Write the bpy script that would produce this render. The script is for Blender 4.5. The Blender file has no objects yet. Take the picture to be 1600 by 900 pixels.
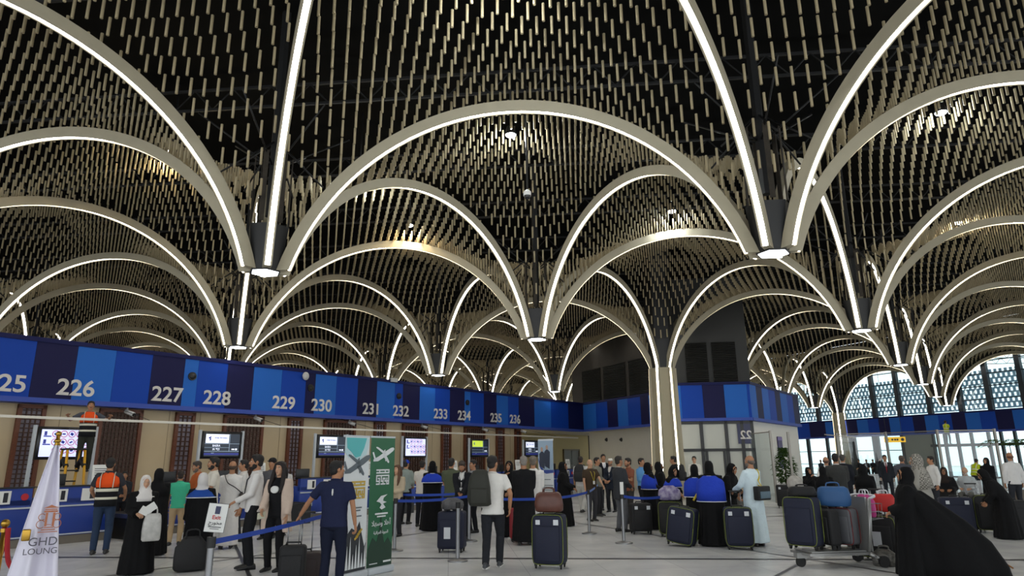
import bpy, bmesh, math, random
import numpy as np
from mathutils import Vector, Matrix
random.seed(7); np.random.seed(7)
S = bpy.context.scene
COL = S.collection
PI = math.pi

# ---------------------------------------------------------------- camera
F_PX, PITCH, ROLL, HC = 1044.579, 0.250927, -0.0107031, 1.65
_f = np.array([0, math.cos(PITCH), math.sin(PITCH)])
_u = np.array([0, -math.sin(PITCH), math.cos(PITCH)])
_x = np.array([1.0, 0, 0])
CX = math.cos(ROLL) * _x + math.sin(ROLL) * _u
CU = -math.sin(ROLL) * _x + math.cos(ROLL) * _u
CF = _f
cd = bpy.data.cameras.new('camera')
cam = bpy.data.objects.new('camera', cd); COL.objects.link(cam)
cd.sensor_width = 36; cd.lens = F_PX * 36 / 1600
cd.clip_start = .1; cd.clip_end = 400
mw = Matrix.Identity(4)
for r in range(3):
    mw[r][0] = CX[r]; mw[r][1] = CU[r]; mw[r][2] = -CF[r]
mw[2][3] = HC
cam.matrix_world = mw
S.camera = cam

def ray(px, py):
    return CF * F_PX + CX * (px - 800) - CU * (py - 450)
def at_z(px, py, z=0.0):                 # ground plan point seen at a pixel, at height z
    d = ray(px, py); t = (z - HC) / d[2]
    return Vector((d[0] * t, d[1] * t, z))
def at_d(px, py, dist):                  # point seen at a pixel at a plan distance
    d = ray(px, py); t = dist / math.hypot(d[0], d[1])
    return Vector((d[0] * t, d[1] * t, HC + d[2] * t))
def hit(px, py, P, dv):                  # (along, height) on a vertical plane
    n = (-dv[1], dv[0]); d = ray(px, py)
    t = (n[0] * P[0] + n[1] * P[1]) / (n[0] * d[0] + n[1] * d[1])
    return ((d[0] * t - P[0]) * dv[0] + (d[1] * t - P[1]) * dv[1], HC + d[2] * t)
def project(p):
    q = np.asarray(p, float) - np.array([0, 0, HC]); z = q @ CF
    return 800 + F_PX * (q @ CX) / z, 450 - F_PX * (q @ CU) / z, z

# ---------------------------------------------------------------- light set-up
STRIP_E, LAMP_E, SPOT_W, WORLD_E, EXPOSURE = 12.0, 9.0, 130.0, 2.15, 0.0
w = bpy.data.worlds.new('sky'); S.world = w; w.use_nodes = True
wn = w.node_tree.nodes
bg = wn['Background']; bg.inputs[0].default_value = (.92, .97, 1.0, 1); bg.inputs[1].default_value = WORLD_E
vs = S.view_settings
vs.view_transform = 'Standard'; vs.look = 'None'; vs.exposure = EXPOSURE; vs.gamma = 1; vs.use_curve_mapping = False
S.cycles.use_denoising = True
S.cycles.max_bounces = 6; S.cycles.diffuse_bounces = 3; S.cycles.glossy_bounces = 3
S.cycles.transparent_max_bounces = 12; S.cycles.transmission_bounces = 4
S.cycles.sample_clamp_indirect = 4.0
S.cycles.caustics_reflective = False; S.cycles.caustics_refractive = False

# ---------------------------------------------------------------- materials
def lin(c):
    if isinstance(c, str):
        c = c.lstrip('#'); c = [int(c[i:i + 2], 16) / 255 for i in (0, 2, 4)]
        return tuple(x / 12.92 if x <= .04045 else ((x + .055) / 1.055) ** 2.4 for x in c)
    return tuple(c)
MATS = {}
def mat(name, col='#888888', rough=.6, metal=0.0, emit=0.0, noise=0.0, scale=8.0, bump=0.0, bscale=40.0, spec=.5, col2=None, coat=0.0):
    if name in MATS: return MATS[name]
    m = bpy.data.materials.new(name); m.use_nodes = True
    nt = m.node_tree; b = nt.nodes['Principled BSDF']
    c = lin(col)
    b.inputs['Base Color'].default_value = (*c, 1)
    b.inputs['Roughness'].default_value = rough; b.inputs['Metallic'].default_value = metal
    b.inputs['Specular IOR Level'].default_value = spec
    b.inputs['Coat Weight'].default_value = coat
    if emit:
        b.inputs['Emission Color'].default_value = (*c, 1); b.inputs['Emission Strength'].default_value = emit
    tc = None
    if noise or bump:
        tc = nt.nodes.new('ShaderNodeTexCoord')
    if noise:
        n = nt.nodes.new('ShaderNodeTexNoise'); n.inputs['Scale'].default_value = scale; n.inputs['Detail'].default_value = 5
        nt.links.new(tc.outputs['Object'], n.inputs['Vector'])
        r = nt.nodes.new('ShaderNodeValToRGB')
        c2 = lin(col2) if col2 else tuple(x * (1 - noise) for x in c)
        r.color_ramp.elements[0].position = .35; r.color_ramp.elements[1].position = .7
        r.color_ramp.elements[0].color = (*c2, 1); r.color_ramp.elements[1].color = (*c, 1)
        nt.links.new(n.outputs['Fac'], r.inputs['Fac']); nt.links.new(r.outputs['Color'], b.inputs['Base Color'])
    if bump:
        n2 = nt.nodes.new('ShaderNodeTexNoise'); n2.inputs['Scale'].default_value = bscale; n2.inputs['Detail'].default_value = 3
        nt.links.new(tc.outputs['Object'], n2.inputs['Vector'])
        bp = nt.nodes.new('ShaderNodeBump'); bp.inputs['Strength'].default_value = bump; bp.inputs['Distance'].default_value = .02
        nt.links.new(n2.outputs['Fac'], bp.inputs['Height']); nt.links.new(bp.outputs['Normal'], b.inputs['Normal'])
    MATS[name] = m
    return m
def cloth(col, rough=.85):
    return mat('cloth ' + col, col, rough, noise=.07, scale=9, bump=.35, bscale=22, spec=.25)
def glass_mat(name, tint='#e8f2f2', refl=.10, rough=.02):
    if name in MATS: return MATS[name]
    m = bpy.data.materials.new(name); m.use_nodes = True; nt = m.node_tree
    nt.nodes.remove(nt.nodes['Principled BSDF'])
    out = nt.nodes['Material Output']
    tr = nt.nodes.new('ShaderNodeBsdfTransparent'); tr.inputs[0].default_value = (*lin(tint), 1)
    gl = nt.nodes.new('ShaderNodeBsdfGlossy'); gl.inputs['Roughness'].default_value = rough
    mx = nt.nodes.new('ShaderNodeMixShader'); mx.inputs[0].default_value = refl
    nt.links.new(tr.outputs[0], mx.inputs[1]); nt.links.new(gl.outputs[0], mx.inputs[2]); nt.links.new(mx.outputs[0], out.inputs[0])
    MATS[name] = m
    return m

# ---------------------------------------------------------------- mesh helpers
class MB:
    def __init__(s): s.v = []; s.f = []; s.m = []; s.sm = []
    def add(s, vs, fs, mi=0, smooth=False):
        o = len(s.v); s.v += [tuple(float(c) for c in v) for v in vs]
        for f in fs: s.f.append([o + i for i in f]); s.m.append(mi); s.sm.append(smooth)
        return s
    def box(s, c, d, mi=0, rot=None, M=None):
        R = rot if rot is not None else Matrix.Identity(3)
        vs = []
        for z in (-1, 1):
            for x, y in ((-1, -1), (1, -1), (1, 1), (-1, 1)):
                p = Vector(c) + R @ Vector((x * d[0] / 2, y * d[1] / 2, z * d[2] / 2))
                vs.append(M @ p if M is not None else p)
        return s.add(vs, [(3, 2, 1, 0), (4, 5, 6, 7), (0, 1, 5, 4), (1, 2, 6, 5), (2, 3, 7, 6), (3, 0, 4, 7)], mi)
    def rbox(s, c, d, r=.03, mi=0, seg=3, rot=None):          # box with rounded vertical and horizontal edges
        bm = bmesh.new(); bmesh.ops.create_cube(bm, size=1)
        for v in bm.verts: v.co = Vector((v.co.x * d[0], v.co.y * d[1], v.co.z * d[2]))
        bmesh.ops.bevel(bm, geom=bm.edges[:], offset=min(r, min(d) * .49), segments=seg, profile=.5, affect='EDGES')
        R = rot if rot is not None else Matrix.Identity(3)
        bm.verts.index_update()
        s.add([Vector(c) + R @ v.co for v in bm.verts], [[v.index for v in f.verts] for f in bm.faces], mi, True); bm.free()
        return s
    def loft(s, rings, mi=0, caps=True, smooth=True, closed=True):
        n = len(rings[0]); vs = [p for r in rings for p in r]; fs = []
        for k in range(len(rings) - 1):
            for i in range(n if closed else n - 1):
                j = (i + 1) % n
                fs.append((k * n + i, k * n + j, (k + 1) * n + j, (k + 1) * n + i))
        s.add(vs, fs, mi, smooth)
        if caps and closed:
            s.add(rings[0], [tuple(range(n))[::-1]], mi, smooth); s.add(rings[-1], [tuple(range(n))], mi, smooth)
        return s
    def wloft(s, rings, mi=0, smooth=True):                   # watertight loft with shared cap vertices
        n = len(rings[0]); K = len(rings); vs = [p for r in rings for p in r]; fs = []
        for k in range(K - 1):
            for i in range(n):
                j = (i + 1) % n
                fs.append((k * n + i, k * n + j, (k + 1) * n + j, (k + 1) * n + i))
        vs.append(np.mean(np.array([list(p) for p in rings[0]]), 0)); vs.append(np.mean(np.array([list(p) for p in rings[-1]]), 0))
        for i in range(n):
            j = (i + 1) % n
            fs.append((K * n, j, i)); fs.append((K * n + 1, (K - 1) * n + i, (K - 1) * n + j))
        return s.add(vs, fs, mi, smooth)
    def tube(s, pts, rad, n=8, mi=0, smooth=True, sub=0, flat=1.0):
        P = [np.array(p, float) for p in pts]
        R = list(rad) if hasattr(rad, '__len__') else [rad] * len(P)
        if sub and len(P) > 2:
            Q = []; RR = []
            E = [2 * P[0] - P[1]] + P + [2 * P[-1] - P[-2]]
            for i in range(len(P) - 1):
                a, b, c, d = E[i:i + 4]
                for k in range(sub):
                    t = k / sub
                    Q.append(.5 * (2 * b + (c - a) * t + (2 * a - 5 * b + 4 * c - d) * t * t + (3 * b - a - 3 * c + d) * t ** 3))
                    RR.append(R[i] * (1 - t) + R[i + 1] * t)
            Q.append(P[-1]); RR.append(R[-1]); P, R = Q, RR
        rings = []; nrm = None
        for i, p in enumerate(P):
            d = P[min(i + 1, len(P) - 1)] - P[max(i - 1, 0)]; d = d / (np.linalg.norm(d) + 1e-9)
            if nrm is None:
                h = np.array([0, 0, 1.0]) if abs(d[2]) < .9 else np.array([1.0, 0, 0])
                nrm = np.cross(d, h)
            nrm = nrm - d * (nrm @ d); nrm /= np.linalg.norm(nrm) + 1e-9
            bn = np.cross(d, nrm)
            rings.append([p + R[i] * (math.cos(2 * PI * k / n) * nrm + flat * math.sin(2 * PI * k / n) * bn) for k in range(n)])
        return s.wloft(rings, mi, smooth)
    def ell(s, c, r, n=12, m=8, mi=0, rot=None):
        c = np.array(c, float); R = np.array(rot) if rot is not None else np.eye(3)
        vs = [c + R @ np.array([0, 0, -r[2]])]; fs = []
        for j in range(1, m):
            a = -PI / 2 + PI * j / m
            for i in range(n):
                t = 2 * PI * i / n
                vs.append(c + R @ np.array([r[0] * math.cos(a) * math.cos(t), r[1] * math.cos(a) * math.sin(t), r[2] * math.sin(a)]))
        vs.append(c + R @ np.array([0, 0, r[2]])); T = len(vs) - 1
        for i in range(n):
            k = (i + 1) % n
            fs.append((0, 1 + k, 1 + i)); fs.append((T, 1 + (m - 2) * n + i, 1 + (m - 2) * n + k))
            for j in range(m - 2):
                a = 1 + j * n; fs.append((a + i, a + k, a + n + k, a + n + i))
        return s.add(vs, fs, mi, True)
    def cyl(s, c, r, z0, z1, n=20, mi=0, r2=None):
        r2 = r if r2 is None else r2
        a = [(c[0] + r * math.cos(2 * PI * i / n), c[1] + r * math.sin(2 * PI * i / n), z0) for i in range(n)]
        b = [(c[0] + r2 * math.cos(2 * PI * i / n), c[1] + r2 * math.sin(2 * PI * i / n), z1) for i in range(n)]
        s.loft([a, b], mi, True, False)
        for k in range(len(s.sm) - n - 2, len(s.sm) - 2): s.sm[k] = n > 8
        return s
    def poly(s, pts, thick, M, mi=0):                          # flat outline in local x,z extruded along local y
        n = len(pts)
        vs = [M @ Vector((p[0], 0, p[1])) for p in pts] + [M @ Vector((p[0], thick, p[1])) for p in pts]
        fs = [tuple(range(n)), tuple(range(2 * n - 1, n - 1, -1))] + [(i, i + n, (i + 1) % n + n, (i + 1) % n) for i in range(n)]
        return s.add(vs, fs, mi)
    def mesh(s, name):
        me = bpy.data.meshes.new(name); me.from_pydata(s.v, [], s.f)
        me.polygons.foreach_set('material_index', s.m); me.polygons.foreach_set('use_smooth', s.sm)
        me.update(); return me
    def build(s, name, ms, parent=None, loc=None, rz=None):
        me = s.mesh(name)
        for m in (ms if isinstance(ms, (list, tuple)) else [ms]): me.materials.append(m)
        return link(name, me, parent, loc, rz)
def link(name, data, parent=None, loc=None, rz=None):
    o = bpy.data.objects.new(name, data); COL.objects.link(o)
    if parent is not None: o.parent = parent
    if loc is not None: o.location = loc
    if rz is not None: o.rotation_euler = (0, 0, rz)
    return o
def tag(o, label, cat=None, group=None, kind=None):
    o['label'] = label
    if cat: o['category'] = cat
    if group: o['group'] = group
    if kind: o['kind'] = kind
    return o
def empty(name, loc, rz, label, cat, group=None, kind=None):
    o = bpy.data.objects.new(name, None); COL.objects.link(o)
    o.empty_display_size = .1; o.location = loc; o.rotation_euler = (0, 0, rz)
    return tag(o, label, cat, group, kind)
def copy_tree(o, parent=None):
    c = o.copy(); COL.objects.link(c)
    if parent is not None: c.parent = parent; c.matrix_parent_inverse = o.matrix_parent_inverse
    for ch in [x for x in bpy.data.objects if x.parent == o and x is not c]: copy_tree(ch, c)
    return c
def text(name, body, size, m, parent, M, bold=0.0, ext=.004, align='CENTER'):
    cu = bpy.data.curves.new(name, 'FONT'); cu.body = body; cu.size = size; cu.offset = bold * size; cu.extrude = ext
    cu.align_x = align; cu.materials.append(m)
    o = link(name, cu, parent); o.matrix_local = M
    TEXTS.append((o, M)); return o
TEXTS = []
def wall_M(P, dv, s, z, out=0.0):        # frame on a vertical plane: x along, y INTO the wall, z up
    nx, ny = -dv[1], dv[0]
    if nx * P[0] + ny * P[1] < 0: nx, ny = -nx, -ny   # y points away from the viewer
    M = Matrix.Identity(4)
    M[0][0], M[1][0] = dv[0], dv[1]
    M[0][1], M[1][1] = nx, ny
    M[0][3] = P[0] + dv[0] * s - nx * out; M[1][3] = P[1] + dv[1] * s - ny * out; M[2][3] = z
    return M
TX = Matrix.Rotation(PI / 2, 4, 'X')     # text plane (x, y) -> (x, z) facing -y
# ================================================================ THE HALL
H = 3.7; ZN = HC + H                        # height of the hanging vault nodes
O2 = np.array([-1.31887184, 3.43739941]) * H
A2 = np.array([2.62433475, -.244565508]) * H
B2 = np.array([.5 * A2[0] - .8660254 * A2[1], .8660254 * A2[0] + .5 * A2[1]])
LAT = float(np.hypot(*A2))
AD = A2 / LAT; BD = B2 / LAT; ED = (A2 - B2) / LAT
def node(i, j): return O2 + i * A2 + j * B2

m_floor = bpy.data.materials.new('polished marble'); m_floor.use_nodes = True
nt = m_floor.node_tree; b = nt.nodes['Principled BSDF']
tc = nt.nodes.new('ShaderNodeTexCoord')
n1 = nt.nodes.new('ShaderNodeTexNoise'); n1.inputs['Scale'].default_value = .55; n1.inputs['Detail'].default_value = 8; n1.inputs['Distortion'].default_value = 1.6
r1 = nt.nodes.new('ShaderNodeValToRGB')
r1.color_ramp.elements[0].position = .32; r1.color_ramp.elements[0].color = (*lin('#c4c5c5'), 1)
r1.color_ramp.elements[1].position = .62; r1.color_ramp.elements[1].color = (*lin('#dcdcda'), 1)
br = nt.nodes.new('ShaderNodeTexBrick'); br.inputs['Scale'].default_value = 1.0
br.inputs['Brick Width'].default_value = 1.2; br.inputs['Row Height'].default_value = 1.2; br.inputs['Mortar Size'].default_value = .004
br.offset = 0; br.inputs['Mortar'].default_value = (.6, .6, .6, 1)
br.inputs['Color1'].default_value = (1, 1, 1, 1); br.inputs['Color2'].default_value = (.93, .93, .94, 1)
mp = nt.nodes.new('ShaderNodeMapping'); mp.inputs['Rotation'].default_value = (0, 0, math.atan2(AD[1], AD[0]))
nt.links.new(tc.outputs['Object'], n1.inputs['Vector']); nt.links.new(n1.outputs['Fac'], r1.inputs['Fac'])
nt.links.new(tc.outputs['Object'], mp.inputs['Vector']); nt.links.new(mp.outputs['Vector'], br.inputs['Vector'])
mu = nt.nodes.new('ShaderNodeMix'); mu.data_type = 'RGBA'; mu.blend_type = 'MULTIPLY'; mu.inputs[0].default_value = 1
nt.links.new(r1.outputs['Color'], mu.inputs[6]); nt.links.new(br.outputs['Color'], mu.inputs[7]); nt.links.new(mu.outputs[2], b.inputs['Base Color'])
b.inputs['Roughness'].default_value = .26; b.inputs['Specular IOR Level'].default_value = .5

FP = [(-75, -9), (60, -9), (60, 95), (-75, 95)]
floor = MB().add([(x, y, 0) for x, y in FP] + [(x, y, -.3) for x, y in FP], [(0, 1, 2, 3), (7, 6, 5, 4), (0, 4, 5, 1), (1, 5, 6, 2), (2, 6, 7, 3), (3, 7, 4, 0)]).build('floor', m_floor)
tag(floor, 'polished pale grey marble floor with dark inlaid joint lines', 'floor', kind='structure')
m_inlay = mat('floor inlay', '#3c3d40', .3)
for d, k0, k1, base, step in ((AD, -1, 4, O2, B2), (BD, -4, 4, O2, A2), (ED, -1, 6, O2, A2)):
    for k in range(k0, k1):
        c = base + k * step
        mb = MB(); nx = np.array([-d[1], d[0]])
        L0, L1 = (-60, 60) if d is AD else (-22, 58)
        if d is ED: L0, L1 = -25, 45
        p = [c + d * L0 - nx * .075, c + d * L1 - nx * .075, c + d * L1 + nx * .075, c + d * L0 + nx * .075]
        wd = .065 if d is AD else .03; zz = .004 + (.001 if d is BD else .002 if d is ED else 0); ns = 12
        for q in range(ns):
            la, lb = L0 + (L1 - L0) * q / ns, L0 + (L1 - L0) * (q + 1) / ns
            mb.add([(*(c + d * la - nx * wd), zz), (*(c + d * lb - nx * wd), zz), (*(c + d * lb + nx * wd), zz), (*(c + d * la + nx * wd), zz)], [(0, 1, 2, 3)])
        mb.build('inlay_line', m_inlay, floor)

m_void = mat('dark roof void', '#0b0b0a', .95, spec=.05)
CP = [(-75, -9), (60.5, -9), tuple(O2 + 6 * B2 + ED * 68), tuple(O2 + 6 * B2 - ED * 38), (-75, 95)]
ceil = MB().add([(x, y, 11.2) for x, y in CP] + [(x, y, 11.5) for x, y in CP], [(4, 3, 2, 1, 0), (5, 6, 7, 8, 9)] + [(i, (i + 1) % 5, (i + 1) % 5 + 5, i + 5) for i in range(5)]).build('ceiling', m_void)
tag(ceil, 'dark roof void above the hanging tubes', 'ceiling', kind='structure')
m_truss = mat('dark steel', '#0e0e0e', .8)
mb = MB()
for k in range(-4, 14):                                            # service trusses in the void
    c = O2 + (k * .5 + .25) * B2
    for dz in (10.2, 10.75): mb.box((c[0], c[1], dz), (60, .06, .06), rot=Matrix.Rotation(math.atan2(AD[1], AD[0]), 3, 'Z'))
    for q in range(-28, 28):
        p0 = c + AD * q; p1 = c + AD * (q + .5); p2 = c + AD * (q + 1)
        mb.tube([(*p0, 10.2), (*p1, 10.75)], .02, 4); mb.tube([(*p1, 10.75), (*p2, 10.2)], .02, 4)
mb.build('roof_truss', m_truss, ceil)

# ---- vault ribs, nodes and columns
m_rib = mat('rib plaster', '#b3aa92', .6, noise=.08, scale=3)
m_strip = mat('light strip', '#fffaf0', .5, emit=STRIP_E)
m_lamp = mat('lamp diffuser', '#f4fbff', .5, emit=LAMP_E)
m_black = mat('black metal', '#121212', .5)
m_core = mat('node core', '#3f382e', .85, noise=.5, scale=6)
ZC = 3.874; RI, RO = 4.60, 4.83
def rib_mesh():
    mb = MB(); st = MB(); n = 44; rings = []; r2 = []
    aI = math.acos((ZN - .05 - ZC) / RI); aO = math.acos((ZN - .05 - ZC) / RO)
    for k in range(n + 1):
        t = -1 + 2 * k / n
        pi = (RI * math.sin(aI * t), ZC + RI * math.cos(aI * t)); po = (RO * math.sin(aO * t), ZC + RO * math.cos(aO * t))
        pm = ((RI + .05) * math.sin(aI * t), ZC + (RI + .05) * math.cos(aI * t))
        rings.append([(pi[0], -.08, pi[1]), (pi[0], -.05, pi[1]), (pm[0], -.05, pm[1]), (pm[0], .05, pm[1]), (pi[0], .05, pi[1]), (pi[0], .08, pi[1]), (po[0], .08, po[1]), (po[0], -.08, po[1])])
        q = ((RI + .03) * math.sin(aI * t), ZC + (RI + .03) * math.cos(aI * t)); q2 = ((RI + .047) * math.sin(aI * t), ZC + (RI + .047) * math.cos(aI * t))
        r2.append([(q[0], -.046, q[1]), (q[0], .046, q[1]), (q2[0], .046, q2[1]), (q2[0], -.046, q2[1])])
    mb.loft(rings, 0, True, False); st.loft(r2, 0, True, False)
    a = mb.mesh('vault_rib'); a.materials.append(m_rib)
    s = st.mesh('light_strip'); s.materials.append(m_strip)
    return a, s
RIB, STRIP = rib_mesh()
COLS = {(0, 2), (0, 6)}
NODES = [(i, j) for i in range(-7, 4) for j in range(-2, 9) if i + j <= 6]
def seen(p, mg=60):
    x, y, z = project(p); return z > .3 and -mg < x < 1600 + mg and -mg < y < 900 + mg
trim = 0
for (i, j) in NODES:
    for (di, dj), ang in (((1, 0), math.atan2(AD[1], AD[0])), ((0, 1), math.atan2(BD[1], BD[0])), ((1, -1), math.atan2(ED[1], ED[0]))):
        i2, j2 = i + di, j + dj
        if (i2, j2) not in NODES: continue
        p, q = node(i, j), node(i2, j2); c = (p + q) / 2
        if np.hypot(*c) > 92: continue
        if (i, j) in ((0, 3), (0, 4)) and False: continue
        u = (q - p) / LAT
        if not any(seen((*(c + u * 4.4 * t), ZC + RI * math.cos(.96 * t))) for t in np.linspace(-1, 1, 15)): continue
        if (c - node(0, 3)) @ (c - node(0, 3)) < 1.0: continue
        trim += 1
        o = link('trim_%d' % trim, RIB, None, (c[0], c[1], 0), ang)
        tag(o, 'arched beige vault rib with a white light strip along its underside', 'vault rib', 'lit arched ribs of the ceiling', 'structure')
        link('light_strip', STRIP, o)
def hexring(r, z, n=6, rot=0): return [(r * math.cos(PI * 2 * k / n + rot), r * math.sin(PI * 2 * k / n + rot), z) for k in range(n)]
a0 = math.atan2(AD[1], AD[0])
hub = MB(); hub.loft([hexring(.31, ZN - .03), hexring(.33, ZN + .06), hexring(.42, ZN + .85)], 0, True, False)
hub.loft([hexring(.10, ZN + 1.1), hexring(.10, 11.2)], 0, True, False)
for k in range(6):
    t = k * PI / 3 + PI / 6; ct, st_ = math.cos(t), math.sin(t)
    hub.tube([(ct * .1, st_ * .1, ZN + 2.7), (ct * 1.0, st_ * 1.0, ZN + 1.9)], .02, 5); hub.tube([(ct * .1, st_ * .1, ZN + 2.2), (ct * 1.5, st_ * 1.5, ZN + 3.1)], .02, 5)
    hub.loft([[(ct * .35 - st_ * w_, st_ * .35 + ct * w_, z) for w_ in (-.05, .05)] + [(ct * .37 + st_ * -w_, st_ * .37 + ct * w_, z) for w_ in (.05, -.05)] for z in (ZN + .9, ZN + 2.4)], 1, True, False)
HUB = hub.mesh('vault_node'); HUB.materials.append(m_black); HUB.materials.append(m_core)
rim = MB(); rim.loft([hexring(.31, ZN - .075), hexring(.31, ZN - .03)], 0, True, False); RIM = rim.mesh('housing'); RIM.materials.append(m_black)
df = MB(); df.loft([hexring(.275, ZN - .085), hexring(.275, ZN - .07)], 0, True, False); DIF = df.mesh('diffuser'); DIF.materials.append(m_lamp)
for (i, j) in NODES:
    p = node(i, j)
    if np.hypot(*p) > 92 or (i, j) in ((0, 3), (0, 4)): continue
    if not seen((*p, ZN), 160): continue
    trim += 1
    if (i, j) in COLS:
        o = empty('trim_%d' % trim, (p[0], p[1], 0), a0, ('beige hexagonal column with light strips beside the glazed office' if (i, j) == (0, 2) else 'beige hexagonal column in front of the far window wall'), 'column', kind='structure')
        c = MB(); c.loft([hexring(.62, 0), hexring(.56, 1.5), hexring(.52, 3.5), hexring(.54, ZN)], 0, True, False)
        c.loft([hexring(.46, ZN), hexring(.6, ZN + 1.2), hexring(.6, 11)], 1, True, False)
        c.build('shaft', [mat('column plaster', '#a39a80', .6), m_black], o)
        for k in range(6):
            t = k * PI / 3; d = (math.cos(t), math.sin(t))
            tg = (-d[1], d[0]); path = ((.66, 0), (.58, 1.6), (.535, 3.6), (.5, ZN))
            f = MB()
            for q in (-.062, .062): f.loft([[(d[0] * (r_ + a_) + tg[0] * (q + b_), d[1] * (r_ + a_) + tg[1] * (q + b_), z_) for a_, b_ in ((-.1, -.016), (.075, -.016), (.075, .016), (-.1, .016))] for r_, z_ in path], 0, True, False)
            f.build('flange', m_rib, o)
            f = MB(); f.loft([[(d[0] * (r_ + a_) + tg[0] * b_, d[1] * (r_ + a_) + tg[1] * b_, z_) for a_, b_ in ((0, -.045), (.03, -.045), (.03, .045), (0, .045))] for r_, z_ in ((.61, 1.1),) + path[1:]], 0, True, False); f.build('light_strip', m_strip, o)
        continue
    o = link('trim_%d' % trim, HUB, None, (p[0], p[1], 0), a0)
    tag(o, 'dark tapered vault foot where six lit ribs meet', 'vault foot', 'hanging feet of the ceiling vaults', 'structure')
    lp = empty('hexagonal_lamp', (p[0], p[1], 0), a0, 'white hexagonal lamp under a hanging foot of the vaults', 'lamp', 'hexagonal lamps under the vault feet')
    link('housing', RIM, lp); link('diffuser', DIF, lp)

# ---- hanging tubes
m_tube = mat('beige tube', '#a89a7a', .55, spec=.35)
def surf_z(r):
    if r < LAT / 2: return ZC + math.sqrt(max(.3, RO ** 2 - (LAT / 2 - r) ** 2))
    return ZC + RO + (r - LAT / 2) * .35
rowh = LAT * .8660254
FL = [at_z(*q) for q in ((798, 211, 8.75), (1470, 176, 8.9), (561, 297, 8.75), (1497, 348, 8.8), (775, -18, 8.75), (640, 352, 9.1), (268, 236, 9.2), (1050, 330, 9.1))]
tubes = []
du, dv_ = LAT / 38, LAT * .8660254 / 25
NN = np.array([node(i, j) for i in range(-9, 6) for j in range(-5, 11)])
NV = np.array([-AD[1], AD[0]]); NB = np.array([-BD[1], BD[0]]); NE = np.array([-ED[1], ED[0]])
for kv in range(-70, 290):
    v = (kv + .5) * dv_
    for ku in range(-420, 320):
        u = (ku + (.5 if kv % 2 else 0) + .25) * du
        p = O2 + AD * u + NV * v
        if p[1] < -1 or p @ p > 86 ** 2: continue
        x, y, z = project((p[0], p[1], 8.4))
        if z < .5 or not (-140 < x < 1740 and -190 < y < 660): continue
        rel = p - O2
        if rel @ (A2 + B2) / (LAT * LAT * 1.5) * 2 > 12.05: continue      # beyond the far window wall
        dr = min(abs((rel @ n + rowh / 2) % rowh - rowh / 2) for n in (NV, NB, NE))
        if dr < .13: continue
        r = math.sqrt(((NN - p) ** 2).sum(1).min())
        if r < .52: continue
        if min((p[0] - q.x) ** 2 + (p[1] - q.y) ** 2 for q in FL) < .19 ** 2: continue
        zb = surf_z(r)
        x, y, z = project((p[0], p[1], zb + .2))
        if not (-60 < x < 1660 and -60 < y < 640): continue
        tubes.append((p[0], p[1], zb, r, z, -30 < x < 1630 and -10 < y < 640))
vis = sorted([t for t in tubes if t[5]], key=lambda t: t[4])
near = set(id(t) for t in vis[:300])
tm = MB(); n = 8
tm.loft([[(.025 * math.cos(2 * PI * k / n), .025 * math.sin(2 * PI * k / n), z) for k in range(n)] for z in (0, .34)], 0, True, True)
for k in range(len(tm.sm) - 2, len(tm.sm)): tm.sm[k] = False
TUBE = tm.mesh('ceiling_tube'); TUBE.materials.append(m_tube)
for t in vis[:300]:
    o = link('ceiling_tube', TUBE, None, (t[0], t[1], t[2]))
    tag(o, 'slim beige tube hanging overhead, among those nearest the viewer', 'ceiling tube', 'nearest tubes hanging from the vaulted ceiling')
rest = [t for t in tubes if id(t) not in near]
V = np.zeros((len(rest), 12, 3), np.float32); k6 = np.arange(6) * PI / 3
cs = np.stack([np.cos(k6), np.sin(k6)], 1) * .025
R = np.array([t[:3] for t in rest])
V[:, :6, :2] = R[:, None, :2] + cs; V[:, 6:, :2] = R[:, None, :2] + cs
V[:, :6, 2] = R[:, None, 2]; V[:, 6:, 2] = R[:, None, 2] + .34
quads = np.array([(i, (i + 1) % 6, (i + 1) % 6 + 6, i + 6) for i in range(6)]); cap = np.arange(6)[::-1]
me = bpy.data.meshes.new('ceiling_tubes'); N = len(rest)
me.vertices.add(N * 12); me.vertices.foreach_set('co', V.ravel())
base = (np.arange(N) * 12)[:, None]
lq = (base[:, :, None] + quads.reshape(1, 6, 4)).reshape(N, 24); lc = base + cap
loops = np.concatenate([lq, lc], 1).ravel()
me.loops.add(len(loops)); me.loops.foreach_set('vertex_index', loops)
starts = (np.arange(N)[:, None] * 30 + np.array([0, 4, 8, 12, 16, 20, 24])).ravel()
me.polygons.add(N * 7); me.polygons.foreach_set('loop_start', starts)
me.polygons.foreach_set('loop_total', np.tile([4] * 6 + [6], N))
me.update(); me.validate(); me.materials.append(m_tube)
tag(link('ceiling_tubes', me), 'thousands of beige tubes hanging in rows across the farther vaults', 'ceiling tubes', kind='stuff')
print('TUBES', len(tubes))

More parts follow.
